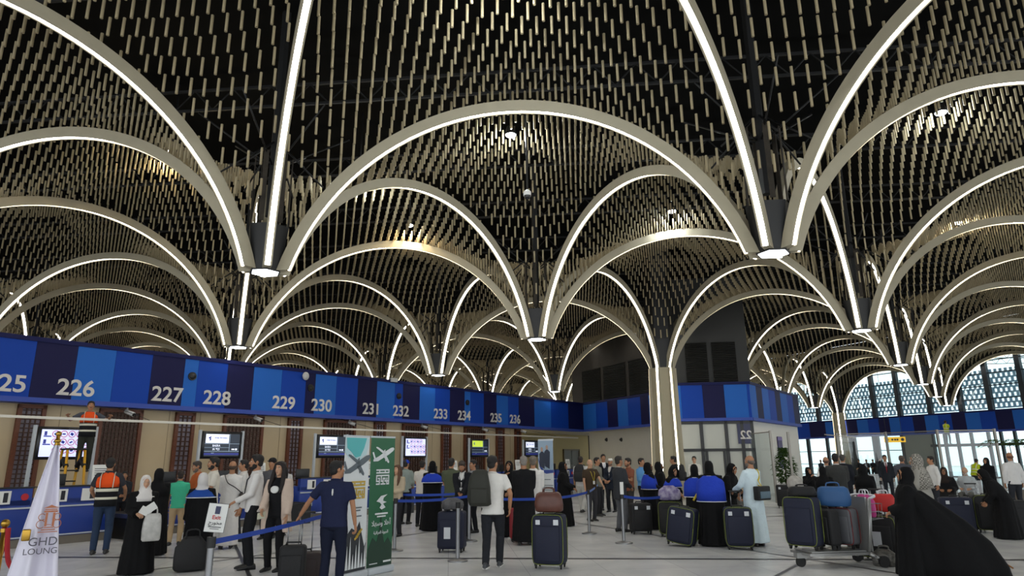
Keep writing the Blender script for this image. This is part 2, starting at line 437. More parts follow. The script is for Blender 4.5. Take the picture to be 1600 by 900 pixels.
# ---- floodlights up between the tubes
def flood(px, py, z, label, col=(.88, .95, 1), W=SPOT_W, group=None):
    p = at_z(px, py, z)
    o = empty('floodlight', p, 0, label, 'floodlight', group)
    h = MB(); h.cyl((0, 0), .13, .0, .20, 16, r2=.09); h.tube([(0, 0, .2), (0, 0, 11.05 - p.z)], .02, 6); h.build('housing', m_black, o)
    d = MB(); d.ell((0, 0, 0), (.115, .115, .05), 16, 6); d.build('lens', mat('flood lens', '#f2f8ff', emit=30.0), o)
    l = bpy.data.lights.new('flood', 'POINT'); l.energy = W; l.color = col; l.shadow_soft_size = .12
    lo = link('bulb', l, o); lo.location = (0, 0, -.2)
flood(798, 211, 8.75, 'bright floodlight under the big central arch')
flood(1470, 176, 8.9, 'bright floodlight high up near the upper right corner')
flood(561, 297, 8.75, 'bright floodlight tucked under the arch left of centre')
flood(1497, 348, 8.8, 'small floodlight above the arches at far right', (1, .9, .7), 120)
flood(775, -18, 8.75, 'floodlight at the top edge above the central arch')
flood(640, 352, 9.1, 'warm floodlight among the tubes left of the hanging camera', (1, .8, .5), 150)
flood(268, 236, 9.2, 'warm floodlight among the tubes at upper left', (1, .8, .5), 150)
flood(1050, 330, 9.1, 'cool floodlight behind the arch right of the hanging camera', (.88, .95, 1), 120)

# hanging camera on a long pole
p = at_d(824, 306, 13.6)
o = empty('dome_camera', p, 0, 'white dome camera hanging on a long dark pole', 'security camera')
MB().tube([(0, 0, .1), (0, 0, 11.05 - p.z)], .022, 8).build('pole', m_black, o)
mb = MB(); mb.cyl((0, 0), .085, 0, .09, 20); mb.cyl((0, 0), .085, .09, .14, 20, r2=.03); mb.build('housing', mat('white plastic', '#d9d9d6', .4), o)
mb = MB(); mb.ell((0, 0, 0), (.07, .07, .085), 16, 8); mb.build('dome', mat('smoked dome', '#15161a', .1), o)
# ================================================================ WALLS
PL = np.array([-8.63, 22.75])                         # check-in wall, face of its blue fascia
NAVY, MID, LIGHT = mat('fascia navy', '#1b1b42', .5, spec=.12), mat('fascia blue', '#163f9c', .5, spec=.12), mat('fascia light blue', '#2660b4', .5, spec=.12)
m_lip = mat('fascia lip', '#191c48', .5, spec=.12); m_soff_lit = mat('fascia soffit', '#3d51a2', .5, spec=.2)  # bottom lip painted a lighter blue for the light it catches off the floor
FM = [NAVY, MID, LIGHT, m_lip, m_soff_lit]
ZB, ZT = 3.2, 4.9
def fascia(name, P, dv, bounds, cols, depth=.5, label='', zb=ZB, zt=ZT):
    M = wall_M(P, dv, 0, 0); mb = MB()
    def bx(s0, s1, z0, z1, y0, y1, mi): mb.box(((s0 + s1) / 2, (y0 + y1) / 2, (z0 + z1) / 2), (s1 - s0, y1 - y0, z1 - z0), mi, M=M)
    for k, c in enumerate(cols): bx(bounds[k], bounds[k + 1] - .006, zb + .13, zt - .12, 0, depth, c)
    bx(bounds[0], bounds[-1], zt - .12, zt, -.03, depth, 3); bx(bounds[0], bounds[-1], zb, zb + .13, -.05, depth, 4)
    o = mb.build(name, FM)
    return tag(o, label, 'fascia', kind='structure')
sL = lambda px, py=570: hit(px, py, PL, BD)[0]
bl = [-14.5, sL(-8), sL(53), sL(119), sL(180), sL(238), sL(289.5), sL(311), sL(357), sL(398), sL(440, 600), sL(478, 600), sL(493, 600), sL(526, 600), sL(559, 610), sL(589, 615), sL(617, 620), sL(629.5, 620), sL(656, 620), sL(680, 625), sL(703, 630), sL(726, 630), sL(735, 630), sL(756, 635), sL(776, 635), sL(794, 640), sL(810.5, 640), sL(835, 640), sL(861, 645), sL(888, 645), 22.2]
cl = [2, 1, 0, 2, 1, 0, 2, 1, 0, 2, 1, 0, 2, 1, 0, 2, 1, 0, 2, 1, 0, 2, 1, 0, 2, 1, 0, 2, 1, 0]
cl = [2, 1, 0, 2, 1, 0, 2, 1, 0, 2, 1, 0, 2, 1, 0, 2, 1, 0, 2, 1, 0, 2, 1, 0, 2, 1, 0, 2, 1, 0][:len(bl) - 1]
fl = fascia('trim_fascia', PL, BD, bl, cl, .5, 'long striped blue fascia with desk numbers above the check-in counters')
fl.name = 'trim_201'
m_num = mat('number white', '#c9c6c0', .5)
m_cam = mat('camera grey', '#b9b9b6', .4)
for n_, s_ in ((225, -7.2), (226, -5.57), (227, -3.07), (228, -1.46), (229, 1.05), (230, 2.69), (231, 5.15), (232, 6.8), (233, 9.3), (234, 10.95), (235, 13.43), (236, 15.06)):
    o = text('desk_number', str(n_), .60, m_num, fl, wall_M(PL, BD, s_, 3.45, .012) @ TX @ Matrix.Diagonal((1.05, 1, 1, 1)), .017, .01)
for px, py in ((300, 588), (485, 606), (623, 619), (730, 629)):     # dark round speakers
    s_, z_ = hit(px, py, PL, BD)
    mb = MB(); mb.tube([(0, -.04, 0), (0, .02, 0)], [.13, .13], 18, smooth=False); mb.tube([(0, -.06, 0), (0, -.03, 0)], [.085, .1], 18)
    mb.build('speaker', m_black, fl).matrix_local = wall_M(PL, BD, s_, z_)
mb = MB(); mb.ell((0, -.1, 0), (.13, .1, .15), 14, 8)
s_, z_ = hit(475, 588, PL, BD); mb.build('dome_sensor', m_cam, fl).matrix_local = wall_M(PL, BD, s_, z_)
mb = MB(); mb.box((0, -.06, 0), (.34, .1, .16)); s_, z_ = hit(614, 594, PL, BD); mb.build('sensor_box', m_cam, fl).matrix_local = wall_M(PL, BD, s_, z_)
CORNER = PL + BD * 22.2
eR = lambda px, py=640: hit(px, py, CORNER, ED)[0]
br_ = [0, eR(931), eR(949), eR(965), eR(981), eR(1001), eR(1014), eR(1026)]
fr = fascia('x', CORNER, ED, br_, [2, 1, 0, 2, 1, 0, 2], .5, 'short striped blue fascia between the corner and the lit column'); fr.name = 'trim_202'
PB = np.array([10.5, 29.9])
eB = lambda px, py=630: hit(px, py, PB, AD)[0]
bb = [eB(1046), eB(1057), eB(1065), eB(1099), eB(1133), eB(1169), 0]
fb = fascia('x', PB, AD, bb, [0, 2, 1, 0, 2, 1], .4, 'striped blue fascia across the front of the glazed office'); fb.name = 'trim_203'
eS = lambda px, py=630: hit(px, py, PB, BD)[0]
bs = [0, eS(1183), eS(1192), eS(1202), eS(1212), eS(1220), eS(1230), eS(1239), eS(1247.5)]
fs_ = fascia('x', PB, BD, bs, [2, 0, 2, 1, 0, 2, 1, 0], .4, 'striped blue fascia along the right side of the glazed office'); fs_.name = 'trim_204'
PF = O2 + 6 * B2
eF = lambda px, py=662: hit(px, py, PF, ED)[0]
bf = [-14, -7.5, eF(1246), eF(1264), eF(1289), eF(1307), eF(1322), eF(1339), eF(1356), eF(1373), eF(1390), eF(1407), eF(1427), eF(1446), eF(1467), eF(1488), eF(1510), eF(1533), eF(1558), eF(1585), 16.5, 18.5, 20.5, 22.5, 25, 28, 31]
ff = fascia('x', PF - np.array([ED[1], -ED[0]]) * 0, ED, bf, [0, 2, 1, 0, 2, 1, 0, 2, 1, 0, 2, 1, 0, 2, 1, 0, 2, 1, 0, 2, 1, 0, 2, 1, 0, 2], .3, 'striped blue fascia across the far window wall', 3.2, 4.75); ff.name = 'trim_205'

# ---- check-in back wall with carved wooden screens
m_cream = mat('cream wall', '#c3b08f', .75, noise=.05, scale=2)
m_grey = mat('pale grey wall', '#bdbab1', .75, noise=.05, scale=1.5)
m_wood = mat('dark wood', '#4a2a1a', .55, noise=.35, scale=20)
m_wood2 = mat('red brown wood', '#6b3a22', .5, noise=.3, scale=20)
m_backlit = mat('pale screen backing', '#8d8791', .7)  # glow of a lit window behind the narrow screens put into the colour
m_back = mat('screen backing', '#6b5c52', .8)
END = 15.9
mb = MB(); M = wall_M(PL, BD, 0, 0)
mb.box(((-14.5 + END) / 2, .62, 1.63), (END + 14.5, .2, 3.26), M=M)
wl = mb.build('wall_left', m_cream); tag(wl, 'cream check-in wall carrying tall wooden screens', 'wall', kind='structure')
m_seam = mat('panel seam', '#85765e', .8)
mb = MB()
for k in range(-14, 16): mb.box((k + .35, .517, 1.6), (.012, .006, 3.2), M=M)
mb.build('panel_seam', m_seam, wl)
def screen(px0, px1, py, nx):
    P2 = PL + np.array([-BD[1], BD[0]]) * .5
    s0, s1 = hit(px0, py, P2, BD)[0], hit(px1, py, P2, BD)[0]
    W = s1 - s0; Ms = wall_M(P2, BD, s0, 0, .06)
    fr_ = MB()
    for x in (.05, W - .05): fr_.box((x, 0, 1.63), (.1, .1, 3.1))
    for z in (.1, 3.13): fr_.box((W / 2, 0, z), (W, .1, .1))
    o = fr_.build('lattice_screen', m_wood2, wl); o.matrix_local = Ms
    g = MB(); st = (W - .2) / nx
    for k in range(1, nx): g.box((.1 + k * st, 0, 1.62), (st * .26, .035, 3.0))
    nz = int(3.0 / st)
    for k in range(1, nz): g.box((W / 2, .004, .15 + k * 3.0 / nz), (W - .2, .03, st * .26))
    for i in range(nx):
        for k in range(nz):
            if nx > 8 and (i + k) % 2: g.box((.1 + (i + .5) * st, .01, .15 + (k + .5) * 3.0 / nz), (st * .22, .02, st * .22))
    g.build('lattice', m_wood, o)
    bk = MB(); bk.box((W / 2, .045, 1.62), (W - .1, .02, 3.05)); bk.build('backing', m_back if nx > 8 else m_backlit, o)
for a_, b_, py, nx in ((26, 71, 640, 4), (154, 222, 645, 10), (273.4, 303.7, 648, 3), (348.5, 411, 650, 10), (449, 471.5, 655, 3), (505, 554, 660, 10), (583.5, 601, 663, 3), (627.6, 666, 665, 9), (688.7, 703, 668, 3), (724, 756, 670, 9), (774, 786, 672, 3), (803, 812, 674, 3)):
    screen(a_, b_, py, nx)
# recess past the last desk, and the short wall to the column
NL = np.array([-BD[1], BD[0]]); NR = np.array([-ED[1], ED[0]]); 
mb = MB(); mb.box((0, .1, 1.63), (3.2, .2, 3.26))
wj = mb.build('wall_recess', m_grey); wj.matrix_local = wall_M(PL + BD * END + NL * 2.2, -NL, 0, 0)
E2 = PL + BD * END
M2 = wall_M(E2 + NL * 3.8, BD, 3.6, 0)
wj.matrix_local = Matrix.Translation((0, 0, 0)) @ Matrix(((NL[0], BD[0], 0, E2[0] + NL[0] * 2.2), (NL[1], BD[1], 0, E2[1] + NL[1] * 2.2), (0, 0, 1, 0), (0, 0, 0, 1)))
tag(wj, 'pale return wall at the end of the check-in wall', 'wall', kind='structure')
m_warm = mat('warm recess wall', '#a89a6c', .7)  # yellow of the recess lighting painted into the wall colour
mb = MB(); mb.box((2, .1, 1.63), (13.6, .2, 3.26)); wr = mb.build('wall_back', m_warm); wr.matrix_local = wall_M(E2 + NL * 3.8, BD, 4.8, 0)
tag(wr, 'warm lit wall at the back of the recess past the last counter', 'wall', kind='structure')
mb = MB(); mb.box((2, 0, 3.3), (13.6, 3.2, .12)); so = mb.build('trim_206', m_grey); so.matrix_local = wall_M(E2 + NL * 2.25, BD, 4.8, 0)
tag(so, 'pale soffit over the recess past the last counter', 'soffit', kind='structure')
l = bpy.data.lights.new('recess_lamp', 'AREA'); l.energy = 60; l.color = (1, .88, .5); l.size = .5; l.shape = 'DISK'
dl = empty('downlight', (*(E2 + NL * 2.6 + BD * 1.6), 3.22), 0, 'warm round downlight in the soffit of the recess', 'downlight')
mb = MB(); mb.cyl((0, 0), .16, -.02, .02, 20); mb.build('lens', mat('warm lens', '#fff0c0', emit=6), dl)
lo = link('bulb', l, dl); lo.location = (0, 0, -.04)
d1 = empty('door_1', (0, 0, 0), 0, 'dark double door at the back of the recess', 'door', kind='structure')
P3 = E2 + NL * 3.8; s0, _ = hit(880, 720, P3, BD); s1, _ = hit(904, 720, P3, BD)
d1.matrix_local = wall_M(P3, BD, (s0 + s1) / 2, 0, .06); W = s1 - s0
mb = MB()
for x in (-W / 2, W / 2): mb.box((x, 0, 1.1), (.09, .1, 2.25))
mb.box((0, 0, 2.24), (W + .09, .1, .09)); mb.build('frame', mat('bronze', '#574a33', .5, .4), d1)
for sx in (-1, 1):
    mb = MB(); mb.box((sx * W / 4, .02, 1.1), (W / 2 - .06, .04, 2.2)); lf = mb.build('leaf', mat('door grey', '#55544e', .5, .3), d1)
    mb = MB(); mb.tube([(sx * .08, -.04, .95), (sx * .08, -.04, 1.25)], .02, 6); mb.build('handle', mat('steel', '#9a9a9a', .3, 1.0), lf)
LR = eR(1026)
mb = MB(); mb.box(((LR - .3) / 2 , .62, 1.63), (LR + .3, .2, 3.26)); mb.box((LR / 2, .62, 3.22), (LR, 1.2, .06))
wr2 = mb.build('wall_right', m_grey); wr2.matrix_local = wall_M(CORNER, ED, 0, 0); tag(wr2, 'pale grey wall under the short blue fascia left of the column', 'wall', kind='structure')
for px, py in ((948, 687), (971, 687)):
    s_, z_ = hit(px, py, CORNER + NR * .52, ED)
    mb = MB(); mb.tube([(0, -.05, 0), (0, .02, 0)], [.09, .12], 16); mb.ell((0, -.07, 0), (.07, .06, .07), 10, 6); o = mb.build('wall_speaker', m_black)
    o.matrix_local = wall_M(CORNER + NR * .52, ED, s_, z_); tag(o, 'small dark round speaker on the grey wall, %s of two' % ('nearer the corner' if px < 960 else 'nearer the column'), 'speaker', 'speakers on the grey wall')
# plant-room walls above the fascias
m_plant = mat('dark plant wall', '#3a3631', .8, noise=.15, scale=2); m_plant2 = mat('dark blue grey wall', '#2b2c2c', .7)
m_louv = mat('black louver', '#161615', .6)
def louvers(P, dv, wall, spans, zlo, zhi, out):
    for a_, b_ in spans:
        s0, s1 = hit(a_, 575, P, dv)[0], hit(b_, 575, P, dv)[0]
        mb = MB(); W = s1 - s0; h = zhi - zlo
        mb.box((W / 2, .05, h / 2), (W, .04, h))
        nl = 22
        for k in range(nl): mb.box((W / 2, 0, (k + .5) * h / nl), (W, .07, h / nl * .5), rot=Matrix.Rotation(-.6, 3, 'X'))
        o = mb.build('louver_panel', m_louv, wall); o.matrix_local = wall_M(P, dv, s0, zlo, out)
P4 = CORNER + NR * .9
mb = MB(); mb.box((5.2, .15, 7.3), (14, .3, 5.0)); wp = mb.build('wall_plant', m_plant); wp.matrix_local = wall_M(P4, ED, -1.0, 0)
tag(wp, 'dark brown plant room wall with louvers under the arch left of the column', 'wall', kind='structure')
louvers(P4, ED, wp, ((910, 938), (943, 977), (983, 1016)), 4.95, 7.0, .05)
for c_ in wp.children: c_.matrix_parent_inverse = wall_M(P4, ED, -1.0, 0).inverted()
P5 = PB + np.array([-AD[1], AD[0]]) * .3
sr = hit(1165, 520, P5, AD)[0]; sl = hit(1040, 520, P5, AD)[0]
mb = MB(); mb.box(((sl + sr) / 2, 1.6, 7.3), (sr - sl, 3.2, 5.0)); wq = mb.build('wall_tower', m_plant2); wq.matrix_local = wall_M(P5, AD, 0, 0)
tag(wq, 'dark blue grey plant room wall with louvers above the glazed office', 'wall', kind='structure')
louvers(P5, AD, wq, ((1072, 1106), (1114, 1151)), 4.95, 6.75, .05)
for c_ in wq.children: c_.matrix_parent_inverse = wall_M(P5, AD, 0, 0).inverted()

# ---- glazed office
m_frost = mat('frosted glazing', '#b3b5ac', .35, spec=.5); m_frame = mat('black frame', '#161617', .4)
NA = np.array([-AD[1], AD[0]])
sx0, sx1 = eB(1046), 0.0
of = empty('window_1', (0, 0, 0), 0, 'glazed office front with frosted panes in black frames', 'window', kind='structure')
of.matrix_local = wall_M(PB + NA * .12, AD, 0, 0)
P6 = PB + NA * .12
xs = [hit(p, 700, P6, AD)[0] for p in (1060, 1096, 1100, 1134, 1140, 1159.5, 1164, 1176)]
zs = [0, .85, hit(1120, 703, P6, AD)[1], 3.2]
fr_ = MB()
for x in (sx0 + .2, (xs[1] + xs[2]) / 2, (xs[3] + xs[4]) / 2, (xs[5] + xs[6]) / 2, -.04): fr_.box((x, 0, 1.6), (.14, .12, 3.2))
for z in (.06, zs[2], 3.13): fr_.box(((sx0 + sx1) / 2, 0, z), (sx1 - sx0, .12, .12))
xd0, xd1 = (xs[1] + xs[2]) / 2, (xs[3] + xs[4]) / 2
for x in (xd0 + .16, xd1 - .16): fr_.box((x, -.01, zs[2] / 2), (.1, .1, zs[2]))
fr_.build('frame', m_frame, of)
for k, (x0, x1) in enumerate(((sx0 + .2, xd0), (xd0, xd1), (xd1, (xs[5] + xs[6]) / 2), ((xs[5] + xs[6]) / 2, -.04))):
    for z0, z1 in ((.06, zs[2]), (zs[2], 3.13)):
        mb = MB(); mb.box(((x0 + x1) / 2, .02, (z0 + z1) / 2), (x1 - x0, .02, z1 - z0)); mb.build('pane', m_frost, of)
pn = MB(); pn.box((0, 0, 0), (.62, .012, .95)); sg = pn.build('number_panel', mat('sign navy', '#22264c', .4), of); sg.location = (-.37, -.05, 2.68)
mm = Matrix.Translation((-.33, -.06, 2.42)) @ TX @ Matrix.Scale(-1, 4, (1, 0, 0))
text('panel_number', '22', .5, m_num, of, mm, .02, .003)
m_white = mat('white wall', '#dad8d0', .7)
mb = MB(); Ls = bs[-1]; mb.box((Ls / 2, .35, 1.6), (Ls, .3, 3.2)); ws = mb.build('wall_office', m_white); ws.matrix_local = wall_M(PB, BD, 0, 0)
tag(ws, 'white side wall of the glazed office', 'wall', kind='structure')
mb = MB(); mb.box((0, .3, 1.6), (sx1 - sx0, .1, 3.2)); wo = mb.build('wall_inside', m_white); wo.matrix_local = wall_M(PB + NA * .5, AD, (sx0 + sx1) / 2, 0)
tag(wo, 'pale wall inside the glazed office', 'wall', kind='structure')

# ---- far window wall
m_glass = glass_mat('facade glass', '#eaf6f7', .08)
m_mull = mat('dark mullion', '#1c232c', .5)
NF = np.array([-ED[1], ED[0]])
wf = empty('window_2', (0, 0, 0), 0, 'tall arched window wall above the far blue fascia', 'window', kind='structure'); wf.matrix_local = wall_M(PF + NF * .45, ED, 0, 0)
up = MB(); PU = PF + NF * .45
for px in (1275, 1363, 1402, 1450, 1499, 1545, 1600): x = hit(px, 615, PU, ED)[0]; up.box((x, 0, 7.6), (.34, .3, 5.9))
for x in (-10, -6, 17.5, 20.5, 24, 28): up.box((x, 0, 7.6), (.34, .3, 5.9))
for z in (5.55, 6.5, 7.4, 8.3): up.box((9, -.05, z), (48, .07, .07))
up.build('mullion', m_mull, wf)
mb = MB(); mb.box((9, .02, 7.7), (48, .02, 5.9)); mb.build('pane', m_glass, wf)
sp = MB()
for k in range(-2, 4):                                            # solid spandrels above the last row of arches
    for q in range(24):
        xs_ = [-LAT / 2 + LAT * (q + e_) / 24 for e_ in (0, 1)]; zz_ = [ZC + max(1.8, math.sqrt(max(.01, (RO - .06) ** 2 - x * x))) if abs(x) < RO - .1 else ZN + .3 for x in xs_]
        c0 = LAT * (k + .5); pts = [(c0 + xs_[0], y, z) for y in (.1, .22) for z in (zz_[0], 11.2)] + [(c0 + xs_[1], y, z) for y in (.1, .22) for z in (zz_[1], 11.2)]
        sp.add(pts, [(0, 4, 5, 1), (2, 3, 7, 6), (0, 2, 6, 4)])
o = sp.build('wall_spandrel', mat('spandrel dark', '#1d1b18', .9)); o.matrix_local = wall_M(PF, ED, 0, 0)
tag(o, 'dark solid wall above the last arches over the far windows', 'wall', kind='structure')
# perforated sun screen outside the upper glass
m_screen = bpy.data.materials.new('sun screen'); m_screen.use_nodes = True; nt_ = m_screen.node_tree
nt_.nodes.remove(nt_.nodes['Principled BSDF']); t_ = nt_.nodes.new('ShaderNodeBsdfTranslucent'); d_ = nt_.nodes.new('ShaderNodeBsdfDiffuse'); x_ = nt_.nodes.new('ShaderNodeMixShader')
t_.inputs[0].default_value = (.42, .52, .60, 1); d_.inputs[0].default_value = (.55, .6, .64, 1); x_.inputs[0].default_value = .4
nt_.links.new(t_.outputs[0], x_.inputs[1]); nt_.links.new(d_.outputs[0], x_.inputs[2]); nt_.links.new(x_.outputs[0], nt_.nodes['Material Output'].inputs[0])
mb = MB()
for k in range(8):                                                # perforated panel: rows of bars and webs around the slots
    z = 4.95 + k * .36
    mb.box((18, 1.0, z), (58, .03, .12))
    for i in range(-30, 130): mb.box((i * .36 + (.18 if k % 2 else 0), 1.0, z + .18), (.2, .03, .24))
mb.build('sun_screen', m_screen, wf)
wg = empty('window_3', (0, 0, 0), 0, 'tall clear glazing under the far blue fascia', 'window', kind='structure'); wg.matrix_local = wall_M(PF + NF * .1, ED, 0, 0)
lo_ = MB(); PG = PF + NF * .1
for px, w_ in ((1247, .2), (1264.5, .3), (1294.5, .25), (1334, .7), (1371, .6), (1413, .25)):
    x = hit(px, 705, PG, ED)[0]; lo_.box((x, 0, 1.6), (w_, .2, 3.2))
for z in (.05, .95, 2.05): lo_.box((eF(1325), 0, z), (14.5, .06, .06))
lo_.build('mullion', m_mull, wg)
x0, x1 = hit(1235, 705, PG, ED)[0], hit(1413, 705, PG, ED)[0]
mb = MB(); mb.box(((x0 + x1) / 2, .02, 1.6), (x1 - x0, .02, 3.2)); mb.build('pane', m_glass, wg)
x2 = hit(1460, 705, PG, ED)[0]
mb = MB(); mb.box(((x1 + x2) / 2, .1, 1.6), (x2 - x1, .3, 3.2)); wv = mb.build('wall_far', mat('far grey wall', '#7b7e79', .6)); wv.matrix_local = wall_M(PG, ED, 0, 0)
tag(wv, 'grey wall panel between the far glazing and the entrance doors', 'wall', kind='structure')
dr = empty('door_2', (0, 0, 0), 0, 'wide glass entrance doors in dark frames under the far fascia', 'door', kind='structure'); dr.matrix_local = wall_M(PG, ED, 0, 0)
x3 = x2 + 16
mb = MB()
xsd = [hit(p, 705, PG, ED)[0] for p in (1462, 1480, 1500, 1522, 1549, 1569, 1591)] + [x2 + 11, x2 + 13, x2 + 15]
for x in xsd: mb.box((x, 0, 1.6), (.16, .22, 3.2))
mb.box(((x2 + x3) / 2, -.1, 2.33), (x3 - x2, .5, .2)); mb.box(((x2 + x3) / 2, 0, .05), (x3 - x2, .2, .1))
mb.build('frame', m_mull, dr)
for k in range(len(xsd) - 1):
    mb = MB(); mb.box(((xsd[k] + xsd[k + 1]) / 2, .02, 1.6), (xsd[k + 1] - xsd[k] - .1, .02, 3.1)); mb.build('pane', m_glass, dr)
# gutters of the hall that close it off out of view
m_dark = mat('far dark wall', '#1a1917', .9)
mb = MB(); mb.box((-74, 43, 5.6), (.4, 104, 11.2)); o = mb.build('wall_far_left', m_dark); tag(o, 'dark far end wall of the hall beyond the check-in wall', 'wall', kind='structure')
mb = MB(); mb.box((-25, 94, 5.6), (98, .4, 11.2)); o = mb.build('wall_far_back', m_dark); tag(o, 'dark far back wall of the hall', 'wall', kind='structure')
mb = MB(); mb.box((50, 72, -.35), (80, 120, .3), rot=Matrix.Rotation(0, 3, 'Z'));
o = mb.build('ground', mat('forecourt paving', '#c9c6bd', .8)); tag(o, 'pale forecourt paving outside the far windows', 'ground', kind='structure'); o.location = (38, 0, -.2)
# ================================================================ CHECK-IN FURNITURE
m_desk = mat('desk blue', '#1d3a8c', .45); m_desk2 = mat('desk dark blue', '#182a66', .5)
m_steel = mat('brushed steel', '#a8a9a8', .3, 1.0); m_edge = mat('pale edge', '#b9bfc4', .4); m_plinth = mat('plinth stone', '#6d665c', .6)
m_paper = mat('paper', '#dcdcd8', .8); m_ink = mat('ink', '#23242c', .7); m_red = mat('sign red', '#b3202a', .6); m_screenblack = mat('monitor black', '#101113', .35)
m_rubber = mat('rubber', '#141414', .7)
def paper(mb, x, z, w_, h, y=-.006): mb.box((x, y, z), (w_, .004, h), 0)
DESK_S = {225: -7.2, 226: -5.57, 227: -3.07, 228: -1.46, 229: 1.05, 230: 2.69, 231: 5.15, 232: 6.8, 233: 9.3, 234: 10.95, 235: 13.43, 236: 15.06}
PD = PL - NL * 3.55
for num, s_ in DESK_S.items():
    o = empty('check_in_desk', (0, 0, 0), 0, 'blue check-in desk below the number %d' % num, 'check-in desk', 'blue check-in desks along the cream wall')
    MD = wall_M(PD, BD, s_ - 1.05, 0); o.matrix_local = MD
    W = 1.5
    mb = MB(); mb.box((0, .32, .06 + .03), (W - .06, .6, .18)); mb.build('plinth', m_plinth, o)
    mb = MB(); mb.rbox((0, .35, .56), (W, .7, .78), .015, seg=1); mb.build('body', m_desk, o)
    mb = MB(); mb.box((0, -.012, .2), (W, .025, .025)); mb.box((0, -.012, .78), (W, .025, .03)); mb.build('edge_strip', m_edge, o)
    mb = MB(); mb.box((0, .06, 1.0), (W, .12, .34)); mb.build('front_panel', m_desk, o)
    mb = MB(); mb.box((0, .1, 1.185), (W + .04, .26, .03)); mb.build('counter_top', m_screenblack, o)
    for x in (-.36, .22):
        mb = MB(); paper(mb, x, 1.0, .3, .26); p_ = mb.build('notice', m_paper, o)
        mb = MB(); mb.box((x + .06, -.01, 1.0), (.08, .004, .19)); mb.build('notice_print', m_ink, p_)
    mb = MB(); mb.tube([(.62, -.012, 1.0), (.62, .0, 1.0)], .07, 14, smooth=False); mb.build('red_sign', m_red, o)
    # desk computer on the staff side and a notice standing on the top
    t = empty('desk_monitor', (0, 0, 0), 0, 'back of a small monitor on the desk below the number %d' % num, 'monitor', 'monitors on the check-in desks')
    t.matrix_local = MD @ Matrix.Translation((-.35, .45, .952))
    mb = MB(); mb.rbox((0, 0, .34), (.48, .04, .3), .012); mb.build('casing', m_screenblack, t)
    mb = MB(); mb.box((0, .02, .1), (.05, .04, .22)); mb.box((0, .02, .01), (.22, .16, .02)); mb.build('stand', m_screenblack, t)
    if num % 2: continue
    t = empty('notice_holder', (0, 0, 0), 0, 'white printed notice standing on the desk below the number %d' % num, 'notice', 'notices standing on the check-in desks')
    t.matrix_local = MD @ Matrix.Translation((.45, .1, 1.2))
    mb = MB(); mb.box((0, 0, .22), (.36, .012, .42), rot=Matrix.Rotation(-.12, 3, 'X')); mb.box((0, .03, .008), (.36, .1, .016)); mb.build('sheet', m_paper, t)
    mb = MB()
    for k in range(7): mb.box((0, -.012 + .004 * k - .006, .07 + k * .045), (.27, .004, .014), rot=Matrix.Rotation(-.12, 3, 'X'))
    mb.build('print', m_ink, t)
for i, s_ in enumerate((-4.32, -.2, 3.92, 8.05, 12.2)):             # baggage weighing belts between the desk pairs
    nm = ('226 and 227', '228 and 229', '230 and 231', '232 and 233', '234 and 235')[i]
    o = empty('baggage_scale', (0, 0, 0), 0, 'black baggage belt with steel edges between desks %s' % nm, 'baggage belt', 'baggage belts between the desks'); o.matrix_local = wall_M(PD, BD, s_ - 1.05, 0)
    mb = MB(); mb.box((0, .2, .25), (.66, 1.9, .5)); mb.build('frame', m_screenblack, o)
    mb = MB(); mb.box((0, .2, .515), (.6, 1.88, .02)); mb.build('belt', m_rubber, o)
    mb = MB()
    for x in (-.34, .34): mb.box((x, .2, .5), (.04, 1.9, .09))
    mb.build('edge_rail', m_steel, o)

# overhead information screens
PM = PL - NL * 1.25; PRL = PL - NL * 2.05
m_scr_d = mat('screen slate', '#1f2937', .3, emit=.5); m_scr_w = mat('screen white', '#d8deef', .3, emit=1.0); m_scr_g = mat('screen lime', '#b7cf45', .3, emit=.9)
m_scr_l = mat('screen lilac', '#c3c9f2', .3, emit=1.15); m_scr_r = mat('screen red', '#b0304a', .3, emit=.6); m_scr_b = mat('screen navy', '#26308a', .3, emit=.5); m_scr_t = mat('screen line', '#8fa3b8', .3, emit=.6)
def bird(mb, x, z, sz, mi, y):
    P_ = [(-.5, .1), (-.1, .42), (.5, .5), (.15, .3), (.1, .12), (.45, .02), (.1, -.06), (.35, -.3), (.0, -.42), (-.2, -.3), (-.02, -.12), (-.18, .02)]
    mb.poly([(x + p[0] * sz, z + p[1] * sz) for p in P_], .003, Matrix.Translation((0, y, 0)), mi)
SCR = ((57, 'pict', 'wide overhead screen with red ring pictograms behind the man on the ladder'), (316, 'air', 'overhead screen with a white airline header, between 227 and 228'), (496, 'air', 'overhead screen with a white airline header partly behind the roll-up banners'),
       (632, 'pict', 'overhead screen with rows of red pictograms right of the green banner'), (736, 'lime', 'overhead screen with a lime green header'), (820, 'air', 'overhead screen with a white header next to the narrow white banner'))
WS = hit(377, 690, PM, BD)[0] - hit(316, 690, PM, BD)[0]
